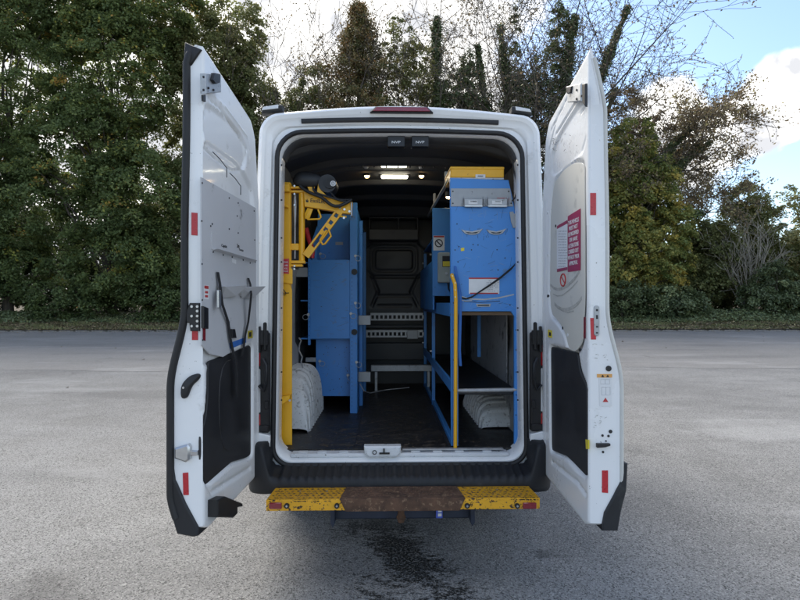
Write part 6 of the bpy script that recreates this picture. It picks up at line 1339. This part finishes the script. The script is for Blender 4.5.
# jib: boom, brace with square holes, two loop handles
Yj = Yp - .005
b = MB(); b.prism(pp([(303.5, 189.5), (304.5, 206.5), (330, 210.5), (340, 213), (352, 214), (352.5, 202), (346, 200.5), (325, 197.5), (313, 190.5)], Yj), XZ(Yj), -.05, 0, .003); bm_ = b.build('boom', YELL, ho, 40)
c = P(316.5, 201.2, Yj); text('boom_text', 'EasiLift', .036, (c.x + .008, Yj - .0006, c.z), (math.cos(.10), 0, -math.sin(.10)), (math.sin(.10), 0, math.cos(.10)), INK, bm_, .10)
fplate('boom_mark', [(305.5, 199), (306.5, 200.5), (307.2, 198.5), (307.7, 200.8), (309, 200), (308, 202.5), (306, 202)], INK, bm_, Yj, .0008)
br = [(339, 211.5), (304.8, 255), (304.8, 262), (308, 258), (347, 212.5)]
def strip_h(cx0, cy0, cx1, cy1, w_, holes, Yb, par, nm):
    A, B_ = P(cx0, cy0, Yb), P(cx1, cy1, Yb); d_ = (B_ - A); L0 = d_.length; d_.normalize(); n_2 = Vector((-d_.z, 0, d_.x)); b = MB()
    fr_ = (Vector((A.x, Yb, A.z)), d_, n_2, -Y_); e = w_ * .24
    b.prism([(0, -w_ / 2), (L0, -w_ / 2), (L0, -w_ / 2 + e), (0, -w_ / 2 + e)], fr_, -.03, 0); b.prism([(0, w_ / 2 - e), (L0, w_ / 2 - e), (L0, w_ / 2), (0, w_ / 2)], fr_, -.03, 0)
    edges = [0] + [h for h in holes for h in h] + [1]
    for i in range(0, len(edges), 2): b.prism([(edges[i] * L0, -w_ / 2 + e), (edges[i + 1] * L0, -w_ / 2 + e), (edges[i + 1] * L0, w_ / 2 - e), (edges[i] * L0, w_ / 2 - e)], fr_, -.029, -.001)
    return b.build(nm, YELL, par, 40)
strip_h(341, 209, 305.5, 256, .050, [(.10, .17), (.25, .32), (.40, .47), (.55, .80)], Yj - .002, ho, 'brace')
b = MB(); b.tube([P(x, y, Yj) for x, y in ((310, 209), (306, 217.5), (308, 219.5), (319.5, 219), (321, 217), (318, 209.5))], .0065, 8); b.prism(pp([(307.5, 208), (313, 209), (309.5, 218.5), (305, 219), (304.5, 214)], Yj), XZ(Yj - .002), -.01, .002, .002); b.build('loop_handle', YELL, ho, 60)
b = MB(); b.tube([P(x, y, Yj - .01) for x, y in ((326.5, 230), (320, 240), (322.5, 244.5), (325, 244), (331, 236), (328.5, 229.5))], .0065, 8); b.build('loop_handle', YELL, ho, 60)
MB().cyl(P(338, 216, Yj), P(346.5, 217, Yj), .006, 8).build('pulley_pin', YELL, ho)
for x, y in ((340, 208), (344.5, 209.5), (344, 218), (349.5, 211.5)): c = P(x, y, Yj - .004); MB().cyl((c.x, Yj, c.z), (c.x, Yj - .012, c.z), .008, 8).build('bolt_head', STEEL, bm_)
MB().box((P(350.8, 0, Yj).x, Yj - .012, P(0, 215, Yj).z), (P(352.3, 0, Yj).x, Yj + .055, P(0, 201, Yj).z), .002).build('end_plate', STEELD, ho)
# winch
b = MB(); b.prism(smoothpoly(pp([(292.5, 182), (296, 173), (306, 171), (318, 174), (322, 176), (322, 184), (316, 188), (305, 188), (296, 186)], Yj + .03), 1), XZ(Yj + .03), -.12, .02, .01); wn = b.build('winch_motor', BLACKM, ho, 50)
c = P(327.5, 184, Yj + .0); MB().cyl((c.x, Yj + .14, c.z), (c.x, Yj - .02, c.z), .060, 28).build('winch_drum', BLACKM, wn, 40)
MB().cyl((c.x + .018, Yj - .02, c.z), (c.x + .018, Yj - .034, c.z), .036, 24).build('drum_boss', RUBBER, wn, 40)
e_ = P(333, 183.5, Yj - .036); MB().cyl((e_.x, Yj - .034, e_.z), (e_.x, Yj - .038, e_.z), .0185, 20).build('cap_sticker', WHITE, wn); 
for q_ in (0, 1): MB().tube([Vector((e_.x + (.008 + .006 * q_) * math.cos(a) * .7, Yj - .0385, e_.z + (.008 + .006 * q_) * math.sin(a))) for a in np.linspace(0, 6.283, 17)[:-1]], .001, 4, True).build('sticker_ring', INK, wn)
b = MB(); b.prism(pp([(307.5, 187), (315, 187), (313, 193), (310, 193)], Yj - .002), XZ(Yj - .002), 0, .01, .002); b.prism(pp([(318.5, 182), (321, 190), (326, 195), (330, 196.5), (330, 199), (322, 197), (317, 192)], Yj - .006), XZ(Yj - .003), 0, .01, .002); b.build('winch_mount', YELL, ho, 40)
for pts, r_ in ((((300, 186, -.02), (306, 191, -.03), (314, 194.5, -.04), (322, 197, -.04), (328, 203, -.045), (335, 207, -.045), (343, 205, -.04), (351, 200, -.02)), .011), (((313, 187, -.02), (314, 192, -.04), (322, 195, -.04), (333, 198, -.05), (341, 201, -.04), (348, 202, -.03)), .007), (((330, 192, -.01), (336, 199, -.03), (342, 200, -.03), (352, 199.5, -.02)), .006)):
    pr = [P(x, y, Yj + o_) for x, y, o_ in pts]; sm_ = []
    for i in range(len(pr) - 1): sm_ += [pr[i], (pr[i] + pr[i + 1]) / 2]
    sm_.append(pr[-1]); sm2 = [sm_[0]] + [(sm_[i - 1] + sm_[i] * 2 + sm_[i + 1]) / 4 for i in range(1, len(sm_) - 1)] + [sm_[-1]]; MB().tube(sm2, r_, 8).build('hose', RUBBER, ho, 60)
# red label on the sleeve
rl_ = fplate('red_label', [(283, 259), (289, 258.5), (289, 274), (283, 273.5)], REDR, ho, Yc - .018, .0012, 0)
for y, s_, t_ in ((262.3, .012, 'SWL'), (265.6, .012, '100'), (268.6, .012, 'KG'), (271.3, .010, 'MAX')): c = P(286, y, Yc - .02); text('label_text', t_, s_ * 1.3, (c.x, Yc - .0198, c.z), X_, Z_, WHITE, rl_)
MB().tube([P(x, y, Yc - .03) for x, y in ((279, 286), (283, 289), (286, 293), (285, 295), (281, 293.5), (284.5, 293), (289, 293))], .003, 6).build('wire_tie', INK, ho)
MB().tube([P(306, 228, .45), P(309, 240, .47), P(313, 250, .5), P(312, 258, .5)], .016, 8).build('red_hose', REDR, ho, 60)
# cable loop near the rack top right
MB().tube([P(x, y, .14) for x, y in ((512, 201), (515, 198), (516.5, 192), (516, 180), (513.5, 168), (512.5, 158))], .005, 6).build('cable', RUBBER, van)
# bin or bag resting by the right arch: small black object
bb = thing('black_strap_end', 'short black buckle lying at the foot of the right-hand wheel arch', 'buckle', tuple(P(505, 372, 1.0))); c = P(505, 372, 1.0); 
MB().box((c.x - .012, .99, c.z - .02), (c.x + .012, 1.02, c.z + .02), .006).build('buckle', RUBBER, bb, 40)
